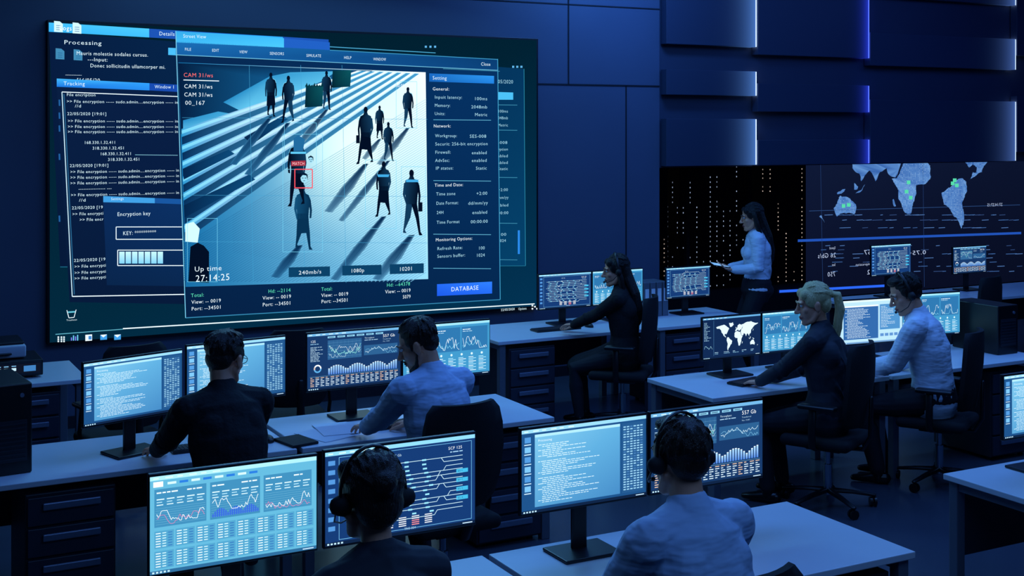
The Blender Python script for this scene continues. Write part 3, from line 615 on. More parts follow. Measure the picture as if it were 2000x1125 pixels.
# ---------------------------------------------------------------- glass projection wall
PB=BB-.10; PW=thing('projection_screen',(0,PB,0),0,'dark glass projection wall with mirrored world map and numbers','projection screen')
pa0=rect_plane(1572,400,PB)[0]; 
bm=bmesh.new(); box(bm,((pa0+A1-.1)/2,.0,1.3),(A1-.1-pa0,.03,2.3),.003); part('glass_panel',PW,fin(bm,'glass_panel',M['glass']))
c=WallCanvas(PB); c.poly([(pa0,.2),(A1-.15,.2),(A1-.15,2.42),(pa0,2.42)],[(8,13,34),(6,10,28),(10,18,42),(14,24,52)],0,0)
MP=lambda x,y:(1797-1.12*x,366-1.5*y)
def inpoly(x,y,p):
    r=False; j=len(p)-1
    for i in range(len(p)):
        if (p[i][1]>y)!=(p[j][1]>y) and x<(p[j][0]-p[i][0])*(y-p[i][1])/(p[j][1]-p[i][1])+p[i][0]: r=not r
        j=i
    return r
for k,p in CONT.items(): 
    q=[MP(x,y) for x,y in p]; c.pp(q,[mixc((50,92,160),(92,138,196),(i%4)/3) for i in range(len(q))],2)
    if k in('sa','af','au','na','eu'):
        lx=[a for a,b in p]; ly=[b for a,b in p]; x=min(lx)
        while x<max(lx):
            y=min(ly)
            while y<min(max(ly),42):
                if inpoly(x,y,p): 
                    X,Y=MP(x,y); g=random.uniform(.0,.7); c.pp([(X-.7,Y+.7),(X+.7,Y+.7),(X+.7,Y-.7),(X-.7,Y-.7)],mixc((74,122,186),(170,205,235),g),3)
                y+=1.9
            x+=2.5
for x,y in ((1772,356),(1768,374),(1776,386),(1862,352),(1866,362),(1858,358),(1645,402),(1655,400)): c.pp([(x-3.5,y+3.5),(x+3.5,y+3.5),(x+3.5,y-3.5),(x-3.5,y-3.5)],(80,205,160),4)
c.ln((1556,470),(1992,455),5,(30,76,170),2); c.ln((1520,569),(1760,556),5,(40,96,230),2)
c.ln((1578,412),(1990,400),1,(40,70,120),2); c.ln((1600,300),(1605,570),1,(30,54,100),2); c.ln((1800,300),(1803,560),1,(30,54,100),2)
for t,x,y,x1,cp in (('27:14:27:15',1955,402,1925,6),('26 Gb/s',1630,502,1594,9),('750',1629,539,1613,9),('Speed',1629,486,1617,5),('Seat',1629,519,1622,5),('557',1706,496,1684,9),('1/72',1716,534,1690,9),('Data Compression',1719,516,1668,5),('0.75GB',1806,496,1757,8)): c.tx(t,x,y,x1,cp,(175,190,220),5,True)
for i in range(150):
    x=random.uniform(1600,1990); y=random.choice((420,430,445,480,488,496,504,512,520,530)); c.ln((x,y),(x+random.uniform(4,22),y-.7),1,random.choice(((50,76,125),(80,120,180),(60,100,160))),2)
part('map_display',PW,c.mesh('map_display'),(0,-.02,0))
# city towers outside
def tower_mat(name,sx,sz,warm,cut=.4,cut2=.25):
    m=bpy.data.materials.new(name); m.use_nodes=True; nt=m.node_tree; N=nt.nodes; Lk=nt.links; b=N['Principled BSDF']; b.inputs['Base Color'].default_value=(.004,.006,.016,1)
    tc=N.new('ShaderNodeTexCoord'); sp=N.new('ShaderNodeSeparateXYZ'); Lk.new(tc.outputs['Object'],sp.inputs[0])
    def mth(op,a,bb):
        n=N.new('ShaderNodeMath'); n.operation=op
        for i,v in enumerate((a,bb)):
            if v is None: continue
            if isinstance(v,(int,float)): n.inputs[i].default_value=v
            else: Lk.new(v,n.inputs[i])
        return n.outputs[0]
    ux=mth('DIVIDE',mth('ADD',sp.outputs[0],sp.outputs[1]),sx); uz=mth('DIVIDE',sp.outputs[2],sz)
    fx=mth('FRACT',ux,None); fz=mth('FRACT',uz,None)
    dx=mth('ABSOLUTE',mth('SUBTRACT',fx,.5),None); dz=mth('ABSOLUTE',mth('SUBTRACT',fz,.5),None)
    on=mth('MULTIPLY',mth('LESS_THAN',dx,.055),mth('LESS_THAN',dz,.13))
    cb=N.new('ShaderNodeCombineXYZ'); Lk.new(mth('FLOOR',ux,None),cb.inputs[0]); Lk.new(mth('FLOOR',uz,None),cb.inputs[1]); wn=N.new('ShaderNodeTexWhiteNoise'); Lk.new(cb.outputs[0],wn.inputs[0])
    cb2=N.new('ShaderNodeCombineXYZ'); Lk.new(mth('FLOOR',ux,None),cb2.inputs[0]); Lk.new(mth('FLOOR',mth('DIVIDE',uz,9),None),cb2.inputs[1]); wn2=N.new('ShaderNodeTexWhiteNoise'); Lk.new(cb2.outputs[0],wn2.inputs[0])
    r=mth('MULTIPLY',mth('GREATER_THAN',wn.outputs[0],cut2),mth('GREATER_THAN',wn2.outputs[0],cut))
    r=mth('MULTIPLY',r,mth('ADD',mth('MULTIPLY',wn.outputs[0],.75),.12))
    Lk.new(mth('MULTIPLY',on,r),b.inputs['Emission Strength']); b.inputs['Emission Color'].default_value=lin(warm); m.cycles.emission_sampling='NONE'
    return m
TM=tower_mat('tower_windows_warm',1.9,.8,(235,212,195),.35,.15); TM2=tower_mat('tower_windows_cool',1.5,.9,(180,200,235),.35,.3)
for i,(a,w,h) in enumerate(((122,18,30),(142,15,22),(162,19,36),(184,18,26),(104,13,20))):
    o=thing('office_tower',(a,195,-60),0,'dark high-rise building with columns of lit windows at night','building','city towers outside')
    bm=bmesh.new(); box(bm,(0,0,25+h/4),(w,w,50+h/2+30),.3); box(bm,(0,0,25+h/4+(80+h/2)/2+1),(w*.5,w*.5,3),.1); part('tower_facade',o,fin(bm,'tower_facade',TM if i%2==0 else TM2),(0,0,0))
# ---------------------------------------------------------------- desks and equipment
desk(2.40,3.98,3.88,4.69); desk(.78,2.37,3.88,4.69); desk(5.0,6.6,3.88,4.69)
desk(2.29,3.89,6.72,7.50); desk(.45,2.26,6.72,7.50)
desk(5.07,6.62,6.70,7.46); desk(6.65,8.25,6.70,7.46)
desk(4.85,6.42,9.30,10.15); desk(6.45,7.6,9.30,10.15); desk(-.4,1.6,9.30,10.1); desk(9.0,10.6,9.3,10.1); desk(10.63,12.2,9.3,10.1)
for a,b in ((1.08,7.04),(3.6,7.04),(5.19,9.62),(6.75,9.62),(1.2,9.62),(.35,9.62),(7.9,7.02),(3.65,4.2)): pedestal(a,b)
MW=.60
monitor(1.283,4.5,.606,.945,'grid'); monitor(1.93,4.5,.62,.945,'circuit'); monitor(2.75,4.5,MW,.945,'code'); monitor(3.375,4.5,MW,.945,'dash')
monitor(1.452,7.05,.585,.93,'code',math.radians(18)); monitor(2.07,7.23,MW,.93,'code',math.radians(7))
monitor(2.81,7.28,MW,.93,'dash'); monitor(3.43,7.28,MW,.93,'charts')
monitor(5.65,7.25,.51,.875,'map'); monitor(6.18,7.25,.51,.875,'charts')
monitor(6.97,7.25,.58,.87,'light',math.radians(-6)); monitor(7.62,7.28,.58,.87,'charts',math.radians(-6))
monitor(5.81,9.85,.54,.89,'circuit'); monitor(6.37,9.85,.54,.89,'charts'); monitor(7.16,9.85,.5,.90,'circuit')
monitor(9.75,9.85,.55,.97,'circuit'); monitor(10.9,9.85,.5,.93,'dash'); monitor(5.5,4.5,.56,.93,'code')
for a,b,r in ((2.62,4.12,0),(1.4,4.1,0),(3.03,6.98,.1),(1.85,6.98,0),(5.58,9.62,0),(5.66,7.0,.2),(6.85,7.02,.1),(5.6,4.15,0)): keyboard(a,b,r)
for a,b in ((3.05,4.12),(1.76,4.1),(3.42,6.98),(2.17,6.96),(5.92,9.62),(.75,9.45),(6.1,6.98)): mouse(a,b)
for i,(a,b,r) in enumerate(((2.5,6.95,.3),(2.6,7.04,-.1))):
    o=thing('paper_sheet',(a,b,.7405+i*.004),r,'white printed sheet lying on the desk beside the keyboard','paper','desk papers'); bm=bmesh.new(); box(bm,(0,0,.0015),(.21,.297,.003)); part('sheet',o,fin(bm,'sheet',M['paper']))
o=thing('notebook',(2.3,6.86,.7405),.2,'closed dark notebook on the white desk','notebook'); bm=bmesh.new(); box(bm,(0,0,.008),(.16,.22,.015),.002); part('notebook_cover',o,fin(bm,'notebook_cover',M['blackm'])); bm=bmesh.new(); box(bm,(.004,0,.008),(.158,.214,.010)); part('notebook_pages',o,fin(bm,'notebook_pages',M['paper']))
for i in range(4):
    o=thing('ring_binder',(6.70+i*.07,9.98,.741),0,'tall pale document binder standing on the desk','binder','document binders')
    bm=bmesh.new(); box(bm,(0,0,.16),(.062,.24,.32),.004); part('binder_cover',o,fin(bm,'binder_cover',M['deskleg'])); bm=bmesh.new(); box(bm,(0,-.122,.2),(.04,.004,.12)); part('spine_label',o,fin(bm,'spine_label',M['paper']))
def tower(a,b,z,rz,h=.46):
    o=thing('computer_tower',(a,b,z),rz,'black computer tower with a ventilated front','computer','computer towers')
    bm=bmesh.new(); box(bm,(0,0,h/2),(.22,.46,h),.008); part('tower_case',o,fin(bm,'tower_case',M['black']))
    bm=bmesh.new(); box(bm,(0,-.231,.17),(.17,.003,.21))
    for i in range(9): box(bm,(0,-.233,.08+i*.022),(.16,.006,.008))
    part('front_vent',o,fin(bm,'front_vent',M['key'])); bm=bmesh.new(); cyl(bm,(.06,-.228,h-.06),(.06,-.237,h-.06),.011); part('power_button',o,fin(bm,'power_button',M['handle']))
tower(.78,7.12,.741,.1); tower(8.08,7.15,.741,0,.38)
o=thing('network_recorder',(1.02,9.72,.741),.0,'flat black rack recorder with small lit buttons on a white desk','electronics')
bm=bmesh.new(); box(bm,(0,0,.07),(.62,.42,.11),.006); [cyl(bm,(x,y,0),(x,y,.02),.018) for x in(-.25,.25) for y in(-.17,.17)]; part('recorder_case',o,fin(bm,'recorder_case',M['black']))
bm=bmesh.new(); box(bm,(0,-.213,.07),(.6,.008,.09),.002); part('front_panel',o,fin(bm,'front_panel',M['key']))
c=Canvas(.0005); c.rect(-.28,.04,.57,.065,(12,18,34),0,1)
for i in range(7): c.rect(-.2+i*.05,.06,.03,.02,(190,225,245),0,1); c.rect(-.2+i*.05,.09,.03,.006,(120,180,220),0,1)
c.rect(.18,.05,.08,.04,(60,120,180),0,1)
for k in range(4,len(c.v)): c.v[k]=(c.v[k][0],-.0005,c.v[k][2])
part('indicator_lights',o,c.mesh('indicator_lights'),(0,-.218,0))
o=thing('office_printer',(.98,9.78,.868),.0,'pale compact scanner printer stacked on the recorder','printer')
bm=bmesh.new(); box(bm,(0,0,.05),(.5,.36,.09),.015,seg=3); part('printer_body',o,fin(bm,'printer_body',M['white'],True)); bm=bmesh.new(); box(bm,(0,.02,.105),(.48,.34,.02),.008); part('scanner_lid',o,fin(bm,'scanner_lid',M['black'])); bm=bmesh.new(); box(bm,(0,-.19,.04),(.3,.05,.012),.004); part('paper_tray',o,fin(bm,'paper_tray',M['black']))
monitor(.42,9.9,.5,.98,'map')
# ---------------------------------------------------------------- people
def ik(a,t,l1,l2,pole):
    d=t-a; L=min(d.length,(l1+l2)*.995); u=d.normalized(); x=(l1*l1-l2*l2+L*L)/(2*L); h=math.sqrt(max(0,l1*l1-x*x)); p=pole-u*pole.dot(u); p.normalize()
    return a+u*x+p*h, a+u*L
def rotv(v,ax,deg): return Matrix.Rotation(math.radians(deg),3,ax)@v
def hand(bm,w,d,n,s,inner,k=1,curl=22):
    loft(bm,[w-d*.01,w+d*.035*k,w+d*.085*k],[(.026*k,.02*k),(.036*k,.017*k),(.041*k,.013*k)],side=s,seg=12)
    ax=d.cross(n).normalized()
    for i in range(4):
        off=(1.5-i)*.0225*k*inner; ln=(.068,.078,.073,.056)[i]*k
        p=w+d*.085*k+s*off; dd=(d+s*(1.5-i)*.07*inner).normalized(); pts=[p-dd*.015]; dd=rotv(dd,ax,6); pts.append(p)
        for f,cc in ((.5,curl),(.28,curl),(.24,curl*.6)):
            dd=rotv(dd,ax,cc*.8); p=p+dd*ln*f; pts.append(p)
        loft(bm,pts,[.0095*k,.0095*k,.009*k,.0085*k,.007*k],side=s,seg=8)
    t0=w+d*.025*k+s*.026*k*inner+n*.006; td=(d*.7+s*.75*inner+n*.25).normalized(); t1=t0+td*.045*k; td2=(d*.95+s*.3*inner+n*.3).normalized(); t2=t1+td2*.03*k; t3=t2+td2*.024*k
    loft(bm,[w+d*.01+s*.01*inner,t0,t1,t2,t3],[.014*k,.014*k,.011*k,.0095*k,.008*k],side=n,seg=8)
def person(label,hip,face,lean=(8,16),head=None,pitch=-5,wr=None,feet=None,sc=1.05,sex='m',hair='short',hm='hairdk',top='shirtb',bot='trous',stand=False,headset=False,collar=True,beard=False,glasses=False,sleeve=1.0,skirt=False,lift=0,palm=None,roll=0,hsz=1.06):
    f=Vector((face[0],face[1],0)).normalized(); l=Z.cross(f); T=lambda d:(Z*math.cos(math.radians(d))+f*math.sin(math.radians(d)))
    H0=Vector(hip)*1.0; m=(sex=='m'); hs=sc*hsz; rg=random.Random(len(label)*7)
    p0=H0; p1=p0+T(lean[0])*.15*sc; p2=p1+T((lean[0]+lean[1])/2)*.16*sc; p3=p2+T(lean[1])*.15*sc; nb=p3+T(lean[1]*1.1)*.065*sc
    hf=Vector((head[0],head[1],0)).normalized() if head else f
    hl=Z.cross(hf)
    R=Matrix(((-hl).to_tuple(),hf.to_tuple(),(0,0,1))).transposed()
    R=R@Matrix.Rotation(math.radians(pitch),3,'X')@Matrix.Rotation(math.radians(roll),3,'Y')
    hc=nb+T(lean[1]*1.0+4)*.070*sc+(R@Vector((0,.018,.095)))*sc
    hp=lambda x,y,z: hc+(R@Vector((x,y,z)))*hs
    org=Vector((p0.x,p0.y,0)); o=thing('person',org,0,label,'person')
    sw=.176*sc if m else .150*sc
    shs=[p3+l*sw*sg+T(lean[1])*.008+f*.01 for sg in(1,-1)]
    uA,fA=(.285*sc,.255*sc) if m else (.265*sc,.24*sc)
    elb=[];wrp=[]
    for i,sg in enumerate((1,-1)):
        e,w=ik(shs[i],Vector(wr[i]),uA,fA,(-Z*1.0+l*sg*.45-f*.35)); elb.append(e); wrp.append(w)
    tL,cL=(.44*sc,.42*sc) if m else (.42*sc,.41*sc)
    hj=[p0+l*.092*sc*sg-Z*.01 for sg in(1,-1)]; kn=[];an=[]
    for i,sg in enumerate((1,-1)):
        ft=Vector(feet[i]) if feet else hj[i]+f*(.02 if stand else .36)+l*sg*.04; ft.z=.085+lift
        k,a=ik(hj[i],ft,tL,cL,(f+Z*(.0 if stand else .8))); kn.append(k); an.append(a)
    def torso(bm,g,lo=0):
        if m: rr=[(.168,.128),(.152,.115),(.172,.128),(.158,.108),(.075,.07)]
        else: rr=[(.172,.128),(.128,.100),(.148,.118),(.132,.092),(.06,.058)]
        pts=[p0,p1,p2,p3,nb]
        if lo: pts=[p0-T(lean[0]*.5)*lo]+pts; rr=[(rr[0][0]*1.02,rr[0][1]*1.02)]+rr
        loft(bm,pts,[(a*sc+g,b*sc+g) for a,b in rr],side=l,seg=24)
        loft(bm,[shs[0],p3+T(lean[1])*.025*sc,shs[1]],[.055*sc+g,.075*sc+g,.055*sc+g],side=f,seg=14)
        for i in(0,1): loft(bm,[shs[i]-l*(1,-1)[i]*.02,nb+T(lean[1])*.012],[.05*sc+g,.046*sc+g],seg=12)
        Rb=Matrix((l.to_tuple(),f.to_tuple(),(0,0,1))).transposed()
        for sg in(1,-1): ell(bm,p2-f*.035*sc+l*.075*sg*sc+T(lean[1])*.06,(.075*sc+g,.075*sc+g,.10*sc+g),Rb)
        if not m:
            for sg in(1,-1): ell(bm,p2+T(lean[1])*.03+f*.075*sc+l*.06*sg*sc,(.055*sc+g,)*3,seg=14)
        else:
            ell(bm,p2+f*.03*sc+T(lean[1])*.04,(.14*sc+g,.11*sc+g,.1*sc+g),Rb)
    ar=(.052,.046,.041,.027) if m else (.042,.037,.034,.023)
    def arms(bm,g,wk=1.0,gw=None):
        for i in(0,1):
            e=elb[i]; w=e+(wrp[i]-e)*wk
            loft(bm,[shs[i],(shs[i]*.5+e*.5),e,e*.7+w*.3,w],[ar[0]*sc+g*1.5,ar[0]*.95*sc+g*1.3,ar[1]*sc*.93+g,ar[2]*sc+g,ar[3]*sc+(g if gw is None else gw)],seg=14)
    lr=(.085,.058,.056,.036) if m else (.082,.052,.05,.031)
    def legs(bm,g,k=1):
        for i in(0,1):
            a=kn[i]+(an[i]-kn[i])*k
            loft(bm,[hj[i],hj[i]*.5+kn[i]*.5,kn[i],kn[i]*.65+an[i]*.35,a],[lr[0]*sc+g,lr[0]*.88*sc+g,lr[1]*sc+g,lr[2]*sc+g,lr[3]*sc+g*1.2],seg=14)
    bm=bmesh.new(); torso(bm,-.008); arms(bm,-.006,gw=0); legs(bm,-.007)
    loft(bm,[nb-T(lean[1])*.03,nb+T(lean[1])*.02,hp(0,-.02,-.06),hp(0,-.012,-.01)],[.058*sc*(1 if m else .83),.056*sc*(1 if m else .8),.054*sc*(1 if m else .82),.05*sc],seg=16)
    def hell(x,y,z,a,b,c_): ell(bm,hp(x,y,z),(a*hs,b*hs,c_*hs),R)
    hell(0,-.012,.035,.073,.092,.083); hell(0,.022,-.03,.060,.066,.082); hell(0,.055,-.085,.034,.034,.026)
    hell(0,.074,-.1,.019,.018,.015)
    for sg in(1,-1):
        loft(bm,[hp(.055*sg,-.005,-.045),hp(.045*sg,.03,-.085),hp(.012*sg,.07,-.103)],[.02*sc,.018*sc,.015*sc],seg=10)
        hell(.038*sg,.055,-.02,.02,.022,.02); hell(.077*sg,-.008,-.008,.009,.019,.031); hell(.081*sg,-.014,.006,.008,.014,.018)
        loft(bm,[hp(.012*sg,.087,.026),hp(.045*sg,.074,.026)],[.009*sc,.008*sc],seg=8); hell(.009*sg,.1,-.032,.008,.01,.007)
    loft(bm,[hp(0,.084,.02),hp(0,.098,-.005),hp(0,.112,-.027)],[.009*sc,.009*sc,.0125*sc],seg=10)
    loft(bm,[hp(-.018,.084,-.058),hp(0,.091,-.056),hp(.018,.084,-.058)],[.005*sc,.0075*sc,.005*sc],seg=8)
    loft(bm,[hp(-.015,.082,-.069),hp(0,.089,-.07),hp(.015,.082,-.069)],[.005*sc,.0085*sc,.005*sc],seg=8)
    for i,sg in enumerate((1,-1)):
        fd=(wrp[i]-elb[i]).normalized()
        if palm: hd,hn=palm[i]; hd=Vector(hd).normalized(); hn=Vector(hn).normalized()
        else:
            hd=Vector((fd.x,fd.y,0)).normalized()*.97-Z*.12; hd.normalize(); hn=-Z
        hn=(hn-hd*hn.dot(hd)).normalized(); s=hd.cross(hn).normalized()
        mid=-l*sg; inner=1 if s.dot(mid)>0 else -1
        hand(bm,wrp[i],hd,hn,s,inner,.98*sc if m else .9*sc)
    for i in(0,1):
        loft(bm,[an[i]-f*.03-Z*.035,an[i]+f*.1-Z*.05],[.03,.026],seg=10)
    me=remeshed(bm,'body',M['skin'],.006,2); part('body',o,me,-org)
    P_=lambda nm,me,lb=None: part(nm,o,me,-org,label=lb)
    for sg in(1,-1):
        bm=bmesh.new(); ell(bm,hp(.030*sg,.0765,.010),(.0125*sc,.010*sc,.0085*sc),R,12); eo=P_('eye',fin(bm,'eye',M['eyew'],True,180))
        bm=bmesh.new(); ell(bm,hp(.030*sg,.0845,.009),(.0055*sc,.003*sc,.0055*sc),R,10); part('iris',eo,fin(bm,'iris',M['iris'],True,180))
        bm=bmesh.new(); loft(bm,[hp(.014*sg,.094,.029),hp(.03*sg,.0915,.035),hp(.048*sg,.081,.029)],[.003,.004,.0025],seg=6); P_('eyebrow',fin(bm,'eyebrow',M[hm],True,180))
    bm=bmesh.new(); loft(bm,[hp(-.021,.087,-.063),hp(-.008,.0955,-.059),hp(.008,.0955,-.059),hp(.021,.087,-.063)],[.0025,.0045,.0045,.0025],seg=8); loft(bm,[hp(-.016,.086,-.067),hp(0,.0945,-.069),hp(.016,.086,-.067)],[.003,.0055,.003],seg=8)
    P_('mouth',fin(bm,'mouth',M['lip'],True,180))
    # hair
    bm=bmesh.new(); hell(0,-.022,.047,.080,.092,.085)
    long_=hair in('long','tied','bun','pony')
    if not long_:
        hell(0,-.055,.0,.065,.047,.055); 
        for sg in(1,-1): hell(.065*sg,.0,.03,.016,.04,.034); loft(bm,[hp(.073*sg,.018,.03),hp(.071*sg,.02,-.01)],[.009,.006],seg=8)
        if hair=='short': hell(0,.030,.102,.056,.05,.028)
        else: hell(0,.015,.106,.04,.04,.02)
    else:
        hell(0,-.06,.0,.067,.047,.066)
        for sg in(1,-1): hell(.063*sg,.01,.035,.019,.045,.045); hell(.049*sg,.046,.07,.028,.03,.032)
    for k in range(90):
        az=rg.uniform(0,6.2832); el=rg.uniform(.05,1.45); dirv=Vector((math.cos(az)*math.cos(el),math.sin(az)*math.cos(el),math.sin(el)))
        if dirv.y>.35 and dirv.z<.62: continue
        q=Vector((dirv.x*.079,-.022+dirv.y*.091,.047+dirv.z*.084)); nrm=dirv.normalized()
        crown=Vector((0,-.05,.13)); 
        if long_: fl=(Vector((0,-.105,.03))-q)
        else: fl=(q-crown) if dirv.y<.1 else Vector((.25,1,.0))
        fl=(fl-nrm*fl.dot(nrm)); 
        if fl.length<.01: continue
        fl.normalize(); ln=rg.uniform(.035,.06); r0=rg.uniform(.0038,.0055)*hs
        a1=q-nrm*.001; a2=q+fl*ln*.5+nrm*.001; a3=q+fl*ln-nrm*(.006 if not long_ else .013)
        loft(bm,[hp(*a1),hp(*a2),hp(*a3)],[r0*.7,r0,r0*.5],seg=6)
    if hair=='long':
        b0=nb-f*.06; path=[hp(0,-.07,.03),hp(0,-.085,-.06),b0-f*.055-Z*.02,b0-f*.085-Z*.16,b0-f*.075-Z*.26]; loft(bm,path,[(.075,.045),(.078,.045),(.085,.04),(.075,.032),(.04,.018)],side=l,seg=16)
        for k in range(9): u=(k-4)/4.5; loft(bm,[p+l*u*w_-f*.03*(1-abs(u)) for p,w_ in zip(path[1:],(.075,.082,.072,.04))]+[path[-1]+l*u*.03-Z*rg.uniform(.03,.07)],[.013,.014,.011,.008,.003],seg=7)
        for sg in(1,-1): loft(bm,[hp(.075*sg,-.01,.03),hp(.082*sg,-.02,-.06),nb+l*-.08*sg-f*.03-Z*.02],[.022,.026,.022],seg=10)
    if hair=='pony':
        hell(0,-.112,.045,.024,.023,.024); q0=hp(0,-.15,.03); path=[hp(0,-.105,.045),q0,q0-hf*.02-Z*.10,q0-hf*.0-Z*.22,q0+hf*.02-Z*.38]; loft(bm,path,[.018,(.036,.028),(.044,.032),(.036,.026),.010],side=hl,seg=14)
        for k in range(7): u=(k-3)/3.2; loft(bm,[path[0],q0+hl*u*.03-hf*.012,path[2]+hl*u*.038-hf*.024*(1-abs(u)),path[3]+hl*u*.03-hf*.02,path[4]+hl*u*.018-Z*rg.uniform(.0,.05)],[.006,.009,.010,.008,.003],seg=7)
    if hair in('bun','tied'): hell(0,-.105,.06,.034,.032,.034)
    P_('hair',remeshed(bm,'hair',M[hm],.0042,2,.002,.02),None)
    if beard:
        bm=bmesh.new(); loft(bm,[hp(-.066,.0,-.03),hp(-.056,.03,-.083),hp(-.02,.075,-.104),hp(.02,.075,-.104),hp(.056,.03,-.083),hp(.066,.0,-.03)],[.009,.014,.017,.017,.014,.009],seg=10); loft(bm,[hp(-.022,.087,-.058),hp(0,.098,-.048),hp(.022,.087,-.058)],[.005,.006,.005],seg=8); P_('beard',remeshed(bm,'beard',M[hm],.005,2,.004,.015))
    # upper garment with folds
    shirt=top in('shirtb','shirtw')
    g=.014; bm=bmesh.new(); torso(bm,g,0 if stand and not skirt else .06); arms(bm,g*(1.3 if shirt else 1),.97*sleeve)
    for i in(0,1):
        e=elb[i]; dU=(e-shs[i]).normalized(); dF=(wrp[i]-e).normalized(); rr_=ar[1]*sc+g
        for k in range(6):
            t=(k-2.5)*.028; base=e+(dU if t<0 else dF)*t; ax=(dU if t<0 else dF); s1=ax.orthogonal().normalized(); s2=ax.cross(s1); ph=rg.uniform(0,6.28)
            pts=[base+(s1*math.cos(ph+w_)+s2*math.sin(ph+w_))*rr_*.95+ax*.018*math.sin(w_) for w_ in (0,.6,1.2,1.8,2.4)]
            loft(bm,pts,[.003,.0075,.0095,.0075,.003],seg=7)
    if shirt or top=='blazer':
        for k in range(16):
            u=rg.uniform(-.9,.9); v=rg.uniform(.05,.85); base=p0*(1-v)+p3*v; wd=(.160 if m else .135)*sc; 
            pts=[]
            for w_ in (-.5,-.2,.1,.4,.7):
                uu=u+w_*.5; uu=max(-1,min(1,uu)); cc=math.sqrt(max(0,1-uu*uu)); pts.append(base+T(lean[0])*w_*.13*(1 if u>0 else -1)+l*uu*wd*1.03-f*cc*(.122*sc+g*.7))
            loft(bm,pts,[.002,.008,.011,.008,.002],seg=7)
    if collar and not shirt:
        loft(bm,[nb-T(lean[1])*.02,nb+T(lean[1])*.012,nb+T(lean[1]*.8)*.036+f*.004],[(.078*sc,.078*sc),(.070*sc*(1 if m else .88),.068*sc),(.064*sc*(1 if m else .88),.062*sc)],side=l,seg=20,cap=False)
    if skirt: 
        loft(bm,[p0,(hj[0]+hj[1])/2*.45+(kn[0]+kn[1])/2*.55,(kn[0]+kn[1])/2*.97+(hj[0]+hj[1])/2*.03],[(.185,.145),(.17,.105),(.14,.09)],side=l,seg=20)
    P_('dress' if skirt else ('jacket' if top in('blazer',) else ('sweater' if top=='sweat' else 'shirt')),remeshed(bm,'shirt',M[top],.006,2,.010,.09))
    if shirt:
        k=1 if m else .88; bm=bmesh.new(); tn=T(lean[1]*.9)
        loft(bm,[nb-tn*.012+f*.008,nb+tn*.02+f*.004,nb+tn*.046],[(.094*sc*k,.088*sc*k),(.080*sc*k,.076*sc*k),(.066*sc*k,.065*sc*k)],side=l,seg=28,cap=False)
        P_('collar',fin(bm,'collar',M[top],True,50))
        for i in(0,1):
            dd=(wrp[i]-elb[i]).normalized(); bm=bmesh.new(); loft(bm,[wrp[i]-dd*.055,wrp[i]-dd*.005],[ar[3]*sc+.023,ar[3]*sc+.019],seg=18,cap=False); P_('cuff',fin(bm,'cuff',M[top],True,50))
    bm=bmesh.new(); g=.012 if not skirt else .006; loft(bm,[p0-Z*.02,p0+T(lean[0])*.07],[(.172*sc+g,.135*sc+g),(.162*sc+g,.125*sc+g)],side=l,seg=22); legs(bm,g,.97)
    if m or not skirt: ell(bm,p0-f*.02-Z*.02,(.16,.13,.1),None,18)
    P_('tights' if skirt else 'trousers',remeshed(bm,'trousers',M[bot],.008,2,.006,.09,.2))
    for i in(0,1):
        bm=bmesh.new(); a=an[i]
        loft(bm,[a-f*.055-Z*.043,a+f*.03-Z*.045,a+f*.11-Z*.055,a+f*.17-Z*.06],[(.034,.038),(.038,.038),(.042,.028),(.032,.02)],side=l,seg=14); loft(bm,[a-Z*.04,a+Z*.01],[.045,.042],seg=12)
        if lift: cyl(bm,a-f*.055-Z*(.085+lift),a-f*.05-Z*.05,.01,.018,10)
        P_('shoe',fin(bm,'shoe',M['shoe'],True,180))
    if headset:
        ho=thing('headset',hp(0,0,0),0,'black over-ear headset with microphone worn by seated operator','headset','operator headsets'); q=-ho.location
        bm=bmesh.new(); n=14; pts=[hp(.092*math.cos(math.pi*k/n),-.012,.01+.133*math.sin(math.pi*k/n)) for k in range(n+1)]
        loft(bm,pts,[(.011*sc,.005*sc)]*(n+1),side=R@Vector((0,1,0)),seg=10); part('headband',ho,fin(bm,'headband',M['black'],True,180),q)
        for sg in(1,-1):
            bm=bmesh.new(); loft(bm,[hp(.081*sg,-.01,-.004),hp(.099*sg,-.01,-.004)],[(.032*sc,.026*sc),(.027*sc,.022*sc)],side=R@Vector((0,0,1)),seg=20); part('ear_cup',ho,fin(bm,'ear_cup',M['blackm'],True,180),q)
        bm=bmesh.new(); loft(bm,[hp(-.1,.0,-.02),hp(-.092,.04,-.055),hp(-.06,.085,-.072),hp(-.035,.105,-.07)],[.003,.003,.003,.003],seg=8); ell(bm,hp(-.03,.107,-.07),(.009,.009,.009),None,10); part('microphone_boom',ho,fin(bm,'microphone_boom',M['black'],True,180),q)
    if glasses:
        ho=thing('eyeglasses',hp(0,0,0),0,'thin dark-framed eyeglasses worn by seated man','glasses'); q=-ho.location; bm=bmesh.new()
        for sg in(1,-1):
            n=16; pts=[hp(.033*sg+.022*math.cos(6.2832*k/n),.1,.008+.018*math.sin(6.2832*k/n)) for k in range(n+1)]; loft(bm,pts,[.0018]*(n+1),seg=6,cap=False); loft(bm,[hp(.055*sg,.1,.012),hp(.078*sg,.0,.012)],[.0018]*2,seg=6)
        loft(bm,[hp(-.011,.1,.01),hp(.011,.1,.01)],[.0018]*2,seg=6); part('glasses_frame',ho,fin(bm,'glasses_frame',M['black'],True,180),q)
    return o
HZ=.615
chair(1.78,6.24,(-.05,1),'black low-backed office chair on a five-star base',bk=.5,arms=False); person('man in black sweater and glasses seated typing at a desk',(1.76,6.2,HZ),(-.08,1),(10,20),(.72,.7),-14,((1.52,6.86,.775),(1.98,6.86,.775)),hair='short',hm='hairbr',top='sweat',glasses=True,sc=1.08)
